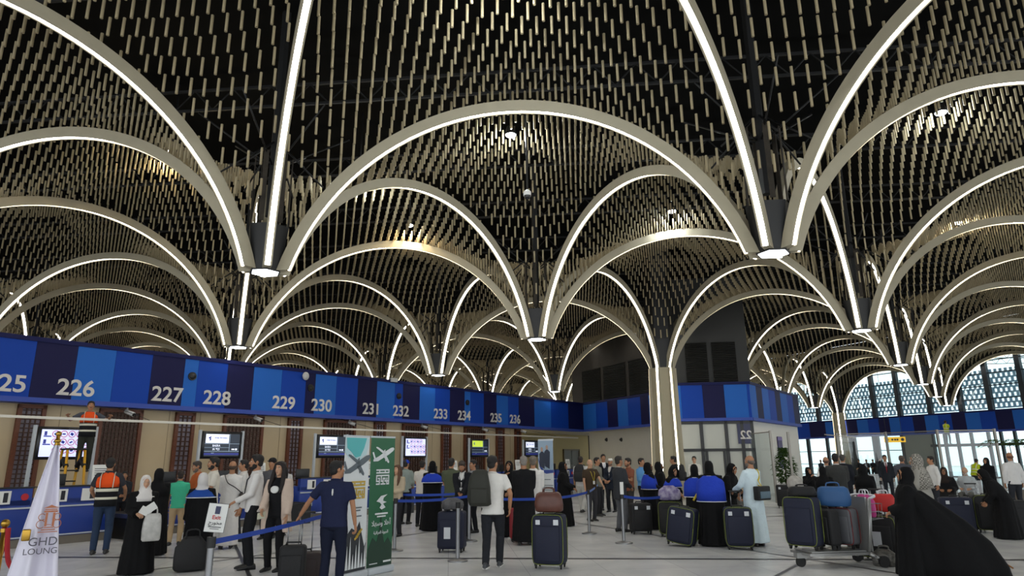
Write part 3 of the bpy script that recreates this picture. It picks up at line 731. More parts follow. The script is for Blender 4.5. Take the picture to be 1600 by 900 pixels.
for px, kind, lab in SCR:
    s0 = hit(px, 695, PM, BD)[0]; Hs = .79; z0 = 1.76
    o = empty('information_screen', (0, 0, 0), 0, lab, 'screen', 'information screens over the check-in desks'); o.matrix_local = wall_M(PM, BD, s0 + WS / 2, z0)
    mb = MB(); mb.rbox((0, .05, Hs / 2), (WS, .1, Hs), .012, seg=1); mb.build('casing', m_screenblack, o)
    pst = MB()
    for x in (-WS / 2 - .06, WS / 2 + .06): pst.box((x, .06, (2.58 - 0) / 2 - z0), (.07, .07, 2.58))
    pst.box((0, .11, .5), (WS + .14, .03, .06)); pst.build('post', m_edge, o)
    w2, h2 = WS - .14, Hs - .14
    mb = MB()
    ms = [m_scr_d, m_scr_w, m_scr_g, m_scr_l, m_scr_r, m_scr_b, m_scr_t]
    def r_(x0, x1, z0_, z1, mi, y): mb.box(((x0 + x1) / 2 * w2, y, Hs / 2 + (z0_ + z1) / 2 * h2), ((x1 - x0) * w2, .002, (z1 - z0_) * h2), mi)
    if kind == 'pict':
        r_(-.5, .5, -.5, .5, 3, -.002)
        for row in range(3):
            z = Hs / 2 + (.34 - .3 * row) * h2
            for c in range(5 if row else 4):
                x = (-.22 + .16 * c + (.03 if row == 2 else 0)) * w2
                for k in range(14):
                    t0, t1 = 2 * PI * k / 14, 2 * PI * (k + 1) / 14; ro, ri = .085, .068
                    mb.add([(x + ro * math.cos(t0), -.005, z + ro * math.sin(t0)), (x + ro * math.cos(t1), -.005, z + ro * math.sin(t1)), (x + ri * math.cos(t1), -.005, z + ri * math.sin(t1)), (x + ri * math.cos(t0), -.005, z + ri * math.sin(t0))], [(0, 3, 2, 1)], 4)
                mb.box((x, -.004, z), (.07, .002, .035 if (c + row) % 2 else .06), 5, rot=Matrix.Rotation(.5 * ((c + row) % 3 - 1), 3, 'Y'))
            if row < 2:
                mb.box((-.42 * w2, -.004, z + .01), (.06, .002, .1), 5); mb.box((-.38 * w2, -.004, z - .06), (.17, .002, .03), 5)
    else:
        r_(-.5, .5, -.5, .5, 0, -.002); r_(-.48, .18, .08, .48, 2 if kind == 'lime' else 1, -.004)
        r_(-.5, .5, .05, .065, 6, -.005); r_(-.5, .2, -.12, -.108, 6, -.005); r_(.2, .212, -.28, .5, 6, -.005); r_(-.5, .5, -.29, -.27, 6, -.005); r_(-.5, .5, -.44, -.36, 5, -.005)
        r_(-.3, -.22, -.37, -.35, 6, -.006); r_(.28, .36, -.22, -.16, 1, -.006); r_(.38, .44, -.23, -.15, 1, -.006)
        bird(mb, -.36 * w2, Hs / 2 + .28 * h2, .13, 5, -.007)
    mb.build('display', ms, o)
    if kind == 'air':
        for tx, sz, x, z, m_ in (('Iraqi Airways', .075, -.05, .29, m_scr_b), ('BASRA', .085, -.17, -.075, m_scr_w), ('IA 923', .085, -.17, -.23, m_scr_w)):
            text('screen_text', tx, sz, m_, o, Matrix.Translation((x * w2, -.008, Hs / 2 + z * h2)) @ TX, .01, .001)
# long rail in front of the screens
o = empty('overhead_rail', (0, 0, 0), 0, 'long pale horizontal rail running above the check-in screens', 'rail'); o.matrix_local = wall_M(PRL, BD, 0, 2.71)
mb = MB(); mb.box((1.7, 0, 0), (32.4, .05, .06)); mb.build('bar', mat('pale rail', '#c5c0b4', .35, .3), o)
mb = MB()
for k in range(-3, 5): mb.tube([(k * 4.1 - .3, .03, 0), (k * 4.1 - .3, 2.35, .52)], .008, 5)
mb.build('stay', m_black, o)
for i, (px, py) in enumerate(((201, 645), (402, 655), (549, 661), (662, 667), (757, 673), (817, 673))):   # security cameras under the fascia
    s_, z_ = hit(px, py, PL, BD)
    o = empty('security_camera', (0, 0, 0), 0, 'white security camera under the blue fascia near number %d' % (226, 228, 230, 232, 234, 236)[i], 'security camera', 'cameras under the blue fascia'); o.matrix_local = wall_M(PL, BD, s_, 3.2)
    mb = MB(); mb.tube([(0, .1, .0), (0, .1, -.07), (0, .02, -.12)], .025, 8); mb.build('bracket', m_cam, o)
    mb = MB(); mb.tube([(-.04, .1, -.1), (.07, -.16, -.2)], [.06, .065], 12); mb.build('housing', m_cam, o)
    mb = MB(); mb.tube([(.066, -.15, -.196), (.074, -.17, -.204)], [.05, .05], 12); mb.build('lens', m_black, o)

# yellow step ladder behind the desks
s_, _ = hit(113, 720, PL - NL * 1.95, BD); pl = Vector((*(PL - NL * 1.95 + BD * s_), 0)); 
o = empty('step_ladder', (pl.x, pl.y, 0), math.atan2(BD[1], BD[0]), 'yellow step ladder with black fittings under the man in the orange vest', 'ladder')
m_yel = mat('ladder yellow', '#c99417', .5)
for y0, y1 in ((.42, .14), (-.42, -.14)):
    mb = MB()
    for x in (-.24, .24): mb.tube([(x, y0, 0), (x * .8, y1, 1.98)], .03, 6)
    mb.build('side_rail', m_yel, o)
mb = MB()
for k in range(1, 7): mb.box((0, .42 - .28 * k * .25 / 1.98, k * .25), (.44, .09, .03))
mb.build('tread', m_rubber, o)
mb = MB(); mb.box((0, 0, 2.0), (.46, .34, .04)); mb.build('top_cap', m_rubber, o)
mb = MB()
for x in (-.24, .24): mb.tube([(x * .84, .2, 1.6), (x * .8, .0, 1.75), (x * .84, -.2, 1.6)], .06, 8)
mb.build('hinge', m_rubber, o)

# ================================================================ BANNERS
g0, g1 = at_z(571, 900), at_z(611.5, 891.5)
def banner_frame(P, Q, lab, hgt, mbase):
    d = (Q - P); W = d.length; ang = math.atan2(d.y, d.x)
    o = empty('roll_up_banner', P, ang, lab, 'banner')
    mb = MB(); mb.rbox((W / 2, .03, .05), (W, .2, .1), .03); mb.build('base', mbase, o)
    mb = MB(); mb.tube([(W / 2, .05, .08), (W / 2, .05, hgt)], .012, 6); mb.build('pole', m_steel, o)
    mb = MB(); mb.box((W / 2, .015, hgt + .012), (W, .03, .03)); mb.build('top_bar', m_edge, o)
    return o, W
def rect(mb, x0, x1, z0, z1, mi, y=-.006): mb.box(((x0 + x1) / 2, y, (z0 + z1) / 2), (x1 - x0, .003, z1 - z0), mi)
def kufic(mb, x, z, w_, mi, y):
    grid = ["11111111111111", "00010000010001", "11111111111111", "00000000000000", "11111111111111", "10000100000001", "10110101110101", "10010101010101", "11110111011111", "00010001000101", "11110111110111"]
    c = w_ / 14
    for r, row in enumerate(grid):
        for k, ch in enumerate(row):
            if ch == '1': mb.box((x + (k + .5) * c, y, z - (r + .5) * c), (c * 1.02, .003, c * (1.02 if r % 2 == 0 else .9)), mi)
def plane_art(mb, x, z, sz, mi, y, flip=1):
    A = lambda pts, m_: mb.poly([(x + p[0] * sz * flip, z + p[1] * sz) for p in (pts if flip > 0 else pts[::-1])], .003, Matrix.Translation((0, y, 0)), m_)
    A([(-.55, -.2), (-.3, -.19), (.3, .06), (.55, .2), (.62, .28), (.56, .34), (.42, .32), (.15, .2), (-.25, .0), (-.55, -.12)], mi)
    A([(.05, .06), (.16, .12), (-.3, .34), (-.4, .36), (-.42, .32)], mi); A([(-.02, -.0), (.14, .06), (.34, -.2), (.33, -.26), (.28, -.26)], mi)
    A([(-.5, -.14), (-.42, -.1), (-.55, .16), (-.62, .14)], mi)
    A([(.1, -.12), (.2, -.08), (.22, -.16), (.12, -.2)], mi); A([(.02, .22), (.1, .26), (.1, .18), (.04, .15)], mi)
def arabic(name, body, sz, m_, par, x, z): text(name, body, sz, m_, par, Matrix.Translation((x, -.014, z)) @ TX, .012, .001)
m_green = mat('banner green', '#2a6142', .55); m_green2 = mat('banner dark green', '#1f3a2c', .6); m_bwhite = mat('banner white', '#d6dadb', .55); m_teal = mat('banner teal', '#58b3b5', .55)
m_cloud = mat('banner cloud', '#b9d3d8', .6); m_gold = mat('banner gold', '#c0a13c', .5); m_char = mat('banner charcoal', '#2f3236', .6); m_gprint = mat('banner grey', '#5d666c', .6)
og, W = banner_frame(g0, g1, 'green roll-up banner with white aircraft and Arabic lettering', 2.0, m_edge)
BM = [m_green, m_green2, m_bwhite]
mb = MB(); rect(mb, 0.01, W - .01, .1, 2.0, 0, 0)
mb.poly([(.02, .1), (W - .02, .1), (W - .02, .38), (W * .8, .5), (W * .66, .42), (W * .55, .62), (W * .5, .95), (W * .45, .62), (W * .36, .45), (W * .2, .52), (.02, .36)], .003, Matrix.Translation((0, -.008, 0)), 1)
plane_art(mb, W * .5, 1.72, .4, 2, -.012); kufic(mb, W * .24, 1.52, W * .52, 2, -.012); bird(mb, W * .5, 1.02, .24, 2, -.014)
mb.box((W * .5, -.012, .86), (W * .5, .003, .025), 2); mb.box((W * .5, -.012, .82), (W * .34, .003, .02), 2); mb.box((W * .78, -.012, .16), (W * .3, .003, .025), 2); mb.box((W * .25, -.012, .15), (W * .3, .003, .012), 2)
mb.build('print_face', BM, og)
arabic('lettering', '\ufefc\ufeec\ufeb3\ufeed \ufefc\ufeeb\ufe83', .105, m_bwhite, og, W * .5, .69); arabic('lettering', '\ufe94\ufef4\ufed7\ufe8d\ufead\ufecc\ufedf\ufe8d \ufe94\ufef3\ufeee\ufea0\ufedf\ufe8d', .058, m_bwhite, og, W * .5, .57)
w1 = g0 - (g1 - g0).normalized() * .02; w0 = w1 - Matrix.Rotation(.1, 3, 'Z') @ ((g1 - g0) * 1.04)
ow, W = banner_frame(w0, w1, 'white roll-up banner with teal sky, grey aircraft and gold lettering', 2.0, m_edge)
WM = [m_bwhite, m_teal, m_cloud, m_gprint, m_gold, m_char]
mb = MB(); rect(mb, .01, W - .01, .1, 2.0, 0, 0)
mb.poly([(.01, 1.99), (.01, 1.78), (.1, 1.70), (.18, 1.75), (.26, 1.66), (.34, 1.62), (.42, 1.72), (.5, 1.74), (.54, 1.85), (W - .02, 1.99)][::-1], .003, Matrix.Translation((0, -.008, 0)), 2)
mb.poly([(.03, 1.99), (.05, 1.84), (.15, 1.78), (.25, 1.70), (.36, 1.72), (.44, 1.84), (.5, 1.99)][::-1], .003, Matrix.Translation((0, -.012, 0)), 1)
plane_art(mb, W * .5, 1.57, .5, 3, -.012, 1); kufic(mb, W * .3, 1.36, W * .55, 4, -.012)
for z_, w_ in ((.98, .3), (.94, .2), (.86, .3)): mb.box((W * .6, -.012, z_), (W * w_, .003, .018), 3)
mb.poly([(.01, .1), (W - .01, .1), (W - .01, .48), (W * .92, .42), (W * .8, .6), (W * .7, .78), (W * .55, .66), (W * .4, .7), (W * .2, .6), (.01, .5)], .003, Matrix.Translation((0, -.008, 0)), 5)
for k in range(8): x = .05 + k * W * .115; mb.poly([(x, .14), (x + .055, .14), (x + .03, .34 + .12 * (k % 3))], .003, Matrix.Translation((0, -.014, 0)), 0)
for k in range(4): mb.box((W * .58 + k * .03, -.013, .56 + k * .03), (.09, .003, .03), 4, rot=Matrix.Rotation(-.5, 3, 'Y'))
mb.build('print_face', WM, ow)
# narrow banner near the suitcase with the brown bag
p0 = at_d(843, 800, 15.2); p1 = at_d(866.5, 800, 15.0); p0.z = p1.z = 0
on, W = banner_frame(p0, p1, 'narrow white banner with a blue photo arc above the brown bag', 2.05, m_edge)
NM = [m_bwhite, mat('banner photo', '#8fa3b5', .6), mat('banner blue', '#32468c', .6), mat('banner suit', '#2a3142', .6), mat('banner skin', '#a58a78', .6), m_gprint]
mb = MB(); rect(mb, 0.0, W, .1, 2.05, 0, 0)
mb.poly([(0, 2.04), (0, 1.62), (.03, 1.48), (.1, 1.38), (.2, 1.34), (W, 1.36), (W, 2.04)], .003, Matrix.Translation((0, -.006, 0)), 2)
mb.poly([(0, 2.04), (0, 1.7), (.05, 1.54), (.14, 1.42), (W, 1.42), (W, 2.04)], .003, Matrix.Translation((0, -.010, 0)), 1)
for x, z in ((.1, 1.86), (.23, 1.9)):
    mb.poly([(x - .06, 1.5), (x + .06, 1.44), (x + .075, z - .1), (x + .02, z - .05), (x - .02, z - .05), (x - .07, z - .1)], .003, Matrix.Translation((0, -.014, 0)), 3); mb.poly([(x - .025, z - .05), (x + .025, z - .05), (x + .03, z + .02), (x, z + .05), (x - .03, z + .02)], .003, Matrix.Translation((0, -.018, 0)), 4)
for z_, w_ in ((1.22, .5), (1.1, .85), (1.06, .8), (1.0, .85), (.9, .4), (.78, .25)): mb.box((W * .55, -.008, z_), (W * w_, .003, .014), 5)
mb.build('print_face', NM, on)

# ================================================================ WHITE FLAG AND ROPE BARRIER
pf = at_d(92, 678, 6.6); pf.z = 0
m_flag = mat('white satin', '#d7d3e0', .45); m_goldp = mat('polished gold', '#b08a3a', .3, .9); m_copper = mat('copper print', '#a8623c', .5); m_fprint = mat('flag print', '#4a4650', .6)
vx = math.hypot(pf.x, pf.y); ang = math.atan2(-pf.x, pf.y) * -1
o = empty('flag_pole', pf, math.atan2(pf.y, pf.x) - PI / 2, 'white ceremonial flag with a copper emblem on a gold topped pole', 'flag')
ztop = at_d(92, 678, 6.6).z
mb = MB(); mb.tube([(0, .0, 0), (0, 0, ztop)], .014, 8); mb.build('pole', m_goldp, o)
mb = MB(); mb.cyl((0, 0), .17, 0, .05, 24, r2=.12); mb.build('base', m_goldp, o)
mb = MB(); mb.ell((0, 0, ztop), (.022, .022, .022), 12, 8); mb.cyl((0, 0), .025, ztop - .1, ztop - .05, 12, r2=.012); mb.ell((0, 0, ztop - .055), (.026, .026, .018), 12, 6); mb.build('finial', m_goldp, o)
rows, colsn = 40, 56; vs_ = []; fs_2 = []
zt2 = ztop - .09
for r in range(rows + 1):
    t = r / rows; z = zt2 - t * 1.72
    wl_ = .022 + .275 * t ** .9; wr_ = .018 + .20 * t
    for c in range(colsn + 1):
        u = c / colsn
        x = -wl_ + (wl_ + wr_) * u
        y = (.016 + .05 * t) * math.sin(u * 11 + 1.1 * t) + .02 * t * math.sin(u * 23 + 2) - .05
        vs_.append((x, y, z + .05 * t * (1 - u)))
for r in range(rows):
    for c in range(colsn):
        a = r * (colsn + 1) + c; fs_2.append((a, a + 1, a + colsn + 2, a + colsn + 1))
mb = MB(); mb.add(vs_, fs_2, 0, True); fb_ = mb.build('flag_cloth', m_flag, o)
md = fb_.modifiers.new('thick', 'SOLIDIFY'); md.thickness = .004
em = MB(); gy = -.135; sc = 6.6 / F_PX
def FX(px): return (px - 72) * .0043
def FZ(py): d = ray(75, py); return HC + 6.55 * d[2] / math.hypot(d[0], d[1])
def fr(px0, py0, px1, py1): em.box(((FX(px0) + FX(px1)) / 2, gy, (FZ(py0) + FZ(py1)) / 2), (abs(FX(px1) - FX(px0)), .003, abs(FZ(py0) - FZ(py1))))
fr(71, 800, 74.5, 821); fr(82, 800, 85.5, 821); fr(68, 797, 88.5, 799.5); fr(69, 794.5, 87.5, 796); fr(63, 829, 92, 830.3); fr(67, 825.5, 88, 827); fr(71, 822, 85, 823.5); fr(74, 818, 81, 819)
em.poly([(FX(66.5), FZ(793)), (FX(90), FZ(793)), (FX(83), FZ(790.5)), (FX(78), FZ(788)), (FX(73), FZ(790.5))], .003, Matrix.Translation((0, gy, 0)))
for cx, cy, rr, a0_, a1_ in ((66, 806.5, 5, .6, 5.6), (65.5, 817.5, 6.2, .6, 5.6), (89, 806.5, 5, -2.5, 2.5), (89.5, 817.5, 6.2, -2.5, 2.5)):
    em.tube([(FX(cx) + rr * .0043 * math.cos(t), gy, FZ(cy) + rr * .0047 * math.sin(t)) for t in np.linspace(a0_, a1_, 14)], .0028, 5)
em.build('emblem', m_copper, fb_)
text('lettering', 'GHD', .085, m_fprint, fb_, Matrix.Translation((FX(73), gy, FZ(850))) @ TX, 0, .001)
text('lettering', 'LOUNG', .062, m_fprint, fb_, Matrix.Translation((FX(71), gy, FZ(863))) @ TX, 0, .001)
mb = MB(); mb.rbox((FX(47), -.12, FZ(833)), (.055, .02, .085), .01); mb.build('gold_patch', m_goldp, fb_)
ps = at_d(9.5, 812, 7.4); ztp = ps.z; ps.z = 0
o = empty('rope_post', ps, 0, 'gold rope barrier post at the left edge beside the white flag', 'barrier post')
mb = MB(); mb.tube([(0, 0, .03), (0, 0, ztp - .08)], .02, 10); mb.build('post', m_goldp, o)
mb = MB(); mb.cyl((0, 0), .15, 0, .035, 24); mb.build('base', m_goldp, o)
mb = MB(); mb.ell((0, 0, ztp - .03), (.035, .035, .035), 14, 8); mb.cyl((0, 0), .03, ztp - .1, ztp - .07, 14); mb.build('finial', m_goldp, o)
m_velvet = mat('red velvet', '#9c1520', .8)
q = [at_d(13, 825, 7.36), at_d(11.5, 850, 7.36), at_d(12, 870, 7.36), at_d(15, 882, 7.3), at_d(24, 893, 7.2), at_d(40, 900, 7.1), at_d(58, 890, 6.95)]
tag(MB().tube(q, .019, 8, sub=5).build('velvet_rope', m_velvet), 'red velvet rope hanging from the gold post', 'rope')
q = [at_d(7, 825, 7.4), at_d(3, 860, 7.5), at_d(-10, 885, 7.6), at_d(-30, 880, 7.8)]
tag(MB().tube(q, .019, 8, sub=5).build('velvet_rope', m_velvet), 'red velvet rope running out of view at the left edge', 'rope')

# ================================================================ GLASS SCREEN WITH POSTS (right)
def gp(px, py): d = ray(px, py); t = (2.8 - HC) / d[2]; return Vector((d[0] * t, d[1] * t, 0))
PP = [gp(1307, 678), gp(1383.5, 676), gp(1463.5, 672.5), gp(1553, 671)]
o = empty('glass_screen', PP[0], 0, 'tall clear glass partition with slim metal posts and a top rail', 'glass partition')
m_post = mat('satin post', '#8f8b84', .4, .6)
for p in PP:
    q = p - PP[0]; mb = MB(); mb.box((q.x, q.y, 1.42), (.1, .1, 2.84)); mb.box((q.x, q.y, .02), (.22, .22, .04)); mb.build('post', m_post, o)
for a_, b_ in zip(PP[:-1], PP[1:]):
    a = a_ - PP[0]; b = b_ - PP[0]; d = b - a
    mb = MB(); mb.box(((a.x + b.x) / 2, (a.y + b.y) / 2, 2.78), (d.length, .05, .05), rot=Matrix.Rotation(math.atan2(d.y, d.x), 3, 'Z')); mb.build('top_rail', m_post, o)
    mb = MB(); mb.box(((a.x + b.x) / 2, (a.y + b.y) / 2, 1.42), (d.length - .12, .012, 2.6), rot=Matrix.Rotation(math.atan2(d.y, d.x), 3, 'Z')); mb.build('pane', glass_mat('screen glass', '#f2f6f6', .06), o)
D0 = PP[0].length; a = at_d(1288, 679, D0 - .06) - PP[0]; b = at_d(1338, 684, D0 - .06) - PP[0]
mb = MB(); mb.tube([a, b], .03, 8); mb.build('cross_bar', mat('pale rail', '#c5c0b4'), o)
pa = at_d(1212, 760, 27.5); pb = at_d(1240, 760, 29.5); pc = at_d(1180, 760, 29.4)
for p in (pa, pb, pc): p.z = 0
o = empty('glass_screen', pa, 0, 'narrow glass partition with two posts beside the white office wall', 'glass partition')
for p in (pa, pb):
    q = p - pa; mb = MB(); mb.box((q.x, q.y, 1.3), (.08, .08, 2.6)); mb.build('post', m_post, o)
d = pc - pa; mb = MB(); mb.box((d.x / 2, d.y / 2, 2.55), (d.length, .04, .04), rot=Matrix.Rotation(math.atan2(d.y, d.x), 3, 'Z')); mb.build('top_rail', m_post, o)
mb = MB(); mb.box((d.x / 2, d.y / 2, 1.27), (d.length, .012, 2.5), rot=Matrix.Rotation(math.atan2(d.y, d.x), 3, 'Z')); mb.build('pane', glass_mat('screen glass'), o)

# yellow direction sign, purple poster, potted plants
p = at_d(1398, 687, 46); o = empty('direction_sign', p, math.atan2(p.y, p.x) - PI / 2, 'yellow lit direction sign hanging under the far blue fascia', 'sign')
m_ysign = mat('sign yellow', '#e8b21c', .4, emit=.9)
mb = MB(); mb.box((0, 0, 0), (1.1, .12, .3)); mb.build('box', m_ysign, o)
mb = MB(); mb.poly([(-.47, 0), (-.38, .08), (-.38, .03), (-.3, .03), (-.3, -.03), (-.38, -.03), (-.38, -.08)], .003, Matrix.Translation((0, -.066, 0)))
for x in (-.12, .02, .14): mb.box((x, -.064, 0), (.1, .004, .1))
mb.tube([(.4, -.067, 0), (.4, -.06, 0)], .09, 12, smooth=False); mb.build('symbols', m_ink, o)
mb = MB()
for x in (-.4, .4): mb.tube([(x, 0, .15), (x, 0, 11.2 - p.z)], .012, 5)
mb.build('hanger', m_black, o)
s_, z_ = hit(1230, 707, PB + NL * -.0, BD)
o = empty('wall_poster', (0, 0, 0), 0, 'tall purple poster on the white office side wall', 'poster'); o.matrix_local = wall_M(PB, BD, hit(1227, 720, PB, BD)[0], 1.5, -.16)
mb = MB(); mb.box((0, 0, .35), (.8, .03, 1.5)); mb.build('board', mat('poster purple', '#3d2a5c', .5), o)
mb = MB(); mb.box((0, -.02, 1.0), (.8, .01, .16)); mb.build('header', mat('poster lilac', '#7d6aa5', .5), o)
m_leaf = mat('leaf green', '#3f5a2a', .9, noise=.4, scale=9, spec=.05); m_trunk = mat('trunk brown', '#4a3b2a', .8); m_pot = mat('plant pot', '#6b6259', .6)
def plant(p, hgt, lab, palm=False):
    o = empty('potted_plant', p, 0, lab, 'plant')
    mb = MB(); mb.cyl((0, 0), .2, 0, .45, 18, r2=.27); mb.build('pot', m_pot, o)
    mb = MB(); mb.tube([(0, 0, .4), (.03, .01, hgt * .5), (0, 0, hgt * .85)], [.03, .025, .012], 7); mb.build('stem', m_trunk, o)
    rg = random.Random(3); lf = MB()
    def leaf(c, d, L_, w_):
        d = Vector(d).normalized(); s = d.cross(Vector((0, 0, 1)));
        s = s.normalized() if s.length > .01 else Vector((1, 0, 0)); up_ = s.cross(d)
        q = [c, c + d * L_ * .4 + s * w_ + up_ * .01, c + d * L_ - up_ * L_ * .15, c + d * L_ * .4 - s * w_ + up_ * .01]
        lf.add(q + [c + d * L_ * .4 + up_ * .025], [(0, 1, 4), (1, 2, 4), (2, 3, 4), (3, 0, 4)])
    if palm:
        for k in range(11):
            t = k * 2.4; c = Vector((0, 0, hgt * .82)); prev = c
            for q in range(1, 8):
                cur = c + Vector((math.cos(t) * .12 * q, math.sin(t) * .12 * q, .14 * q - .019 * q * q))
                for sg_ in (-1, 1): leaf(cur, (math.cos(t + sg_ * .9), math.sin(t + sg_ * .9), -.1), .3, .02)
    else:
        for k in range(1000):
            a = rg.random() * 2 * PI; zz = .55 + rg.random() * (hgt - .55); f = (zz - .5) / (hgt - .5)
            rr = (.12 + .36 * math.sin(min(1, f * 1.15) * PI) ** .7) * math.sqrt(rg.random())
            leaf(Vector((rr * math.cos(a), rr * math.sin(a), zz)), (math.cos(a), math.sin(a), rg.uniform(-.5, .5)), .17, .04)
    lf.build('foliage', m_leaf, o)
plant(at_z(1231, 776), 2.0, 'leafy green potted tree beside the white office wall')
plant(at_d(1590, 762, 30) * Vector((1, 1, 0)) if False else Vector((at_d(1590, 762, 30).x, at_d(1590, 762, 30).y, 0)), 2.3, 'potted palm by the entrance doors at the right edge', True)
# ================================================================ PEOPLE
SKIN = {'a': mat('skin light', '#c69a7c', .55, noise=.08, scale=12, spec=.3), 'b': mat('skin tan', '#a97a5b', .55, noise=.08, scale=12, spec=.3), 'c': mat('skin brown', '#7f5842', .55, noise=.08, scale=12, spec=.3)}
m_eye = mat('eye white', '#d8d2c8', .3); m_iris = mat('iris', '#20140e', .3); m_lips = mat('lips', '#93564b', .5)
def checked(col):
    m = mat('checked cloth', col, .85, bump=.3, bscale=22, spec=.2); nt = m.node_tree
    w_ = nt.nodes.new('ShaderNodeTexChecker'); w_.inputs['Scale'].default_value = 34
    w_.inputs['Color1'].default_value = (*lin(col), 1); w_.inputs['Color2'].default_value = tuple(x * .38 for x in lin(col)) + (1,)
    tc_ = nt.nodes.new('ShaderNodeTexCoord'); nt.links.new(tc_.outputs['Object'], w_.inputs['Vector']); nt.links.new(w_.outputs['Color'], nt.nodes['Principled BSDF'].inputs['Base Color'])
    return m
PENDING = []                               # (object, extra mesh builder or None)
CLOUD = bpy.data.textures.new('folds', 'CLOUDS'); CLOUD.noise_scale = .11; CLOUD.noise_depth = 2
def soft(o, vox, it=4, fold=0.0, extra=None):
    r = o.modifiers.new('r', 'REMESH'); r.mode = 'VOXEL'; r.voxel_size = vox; r.use_smooth_shade = True
    s = o.modifiers.new('s', 'SMOOTH'); s.factor = .5; s.iterations = it
    if fold:
        d = o.modifiers.new('d', 'DISPLACE'); d.texture = CLOUD; d.strength = fold; d.mid_level = .5; d.texture_coords = 'LOCAL'
    PENDING.append((o, extra)); return o
def ik(a, b, l1, l2, pole):
    a, b = Vector(a), Vector(b); d = b - a; L = min(d.length, (l1 + l2) * .995)
    if d.length < 1e-5: d = Vector((0, 0, -1))
    u = d.normalized(); b2 = a + u * L
    x = (l1 * l1 - l2 * l2 + L * L) / (2 * L); hh = math.sqrt(max(0, l1 * l1 - x * x))
    p = Vector(pole); p = p - u * p.dot(u); p = p.normalized() if p.length > 1e-4 else Vector((0, -1, 0))
    return a + u * x + p * hh, b2
def ering(c, rx, ry, n=20, T=None, p=2.0, fold=None):
    out = []
    for k in range(n):
        t = 2 * PI * k / n; ct, st = math.cos(t), math.sin(t)
        f = 1.0 if fold is None else fold(t)
        e = 2 / p
        v = Vector((c[0] + rx * f * math.copysign(abs(ct) ** e, ct), c[1] + ry * f * math.copysign(abs(st) ** e, st), c[2]))
        out.append(T @ v if T is not None else v)
    return out
HANDS = {'down': (.235, .03, .885), 'fwd': (.17, .36, 1.06), 'hold': (.08, .28, 1.03), 'belly': (.03, .20, 1.08), 'phone': (.08, .26, 1.24), 'push': (.2, .42, .98), 'low': (.24, .10, .86), 'back': (.24, -.14, .90), 'out': (.5, .22, 1.1), 'face': (.06, .19, 1.42), 'rail': (.42, .24, 1.42), 'point': (.2, .42, 1.28), 'lap': (.14, .26, .66)}
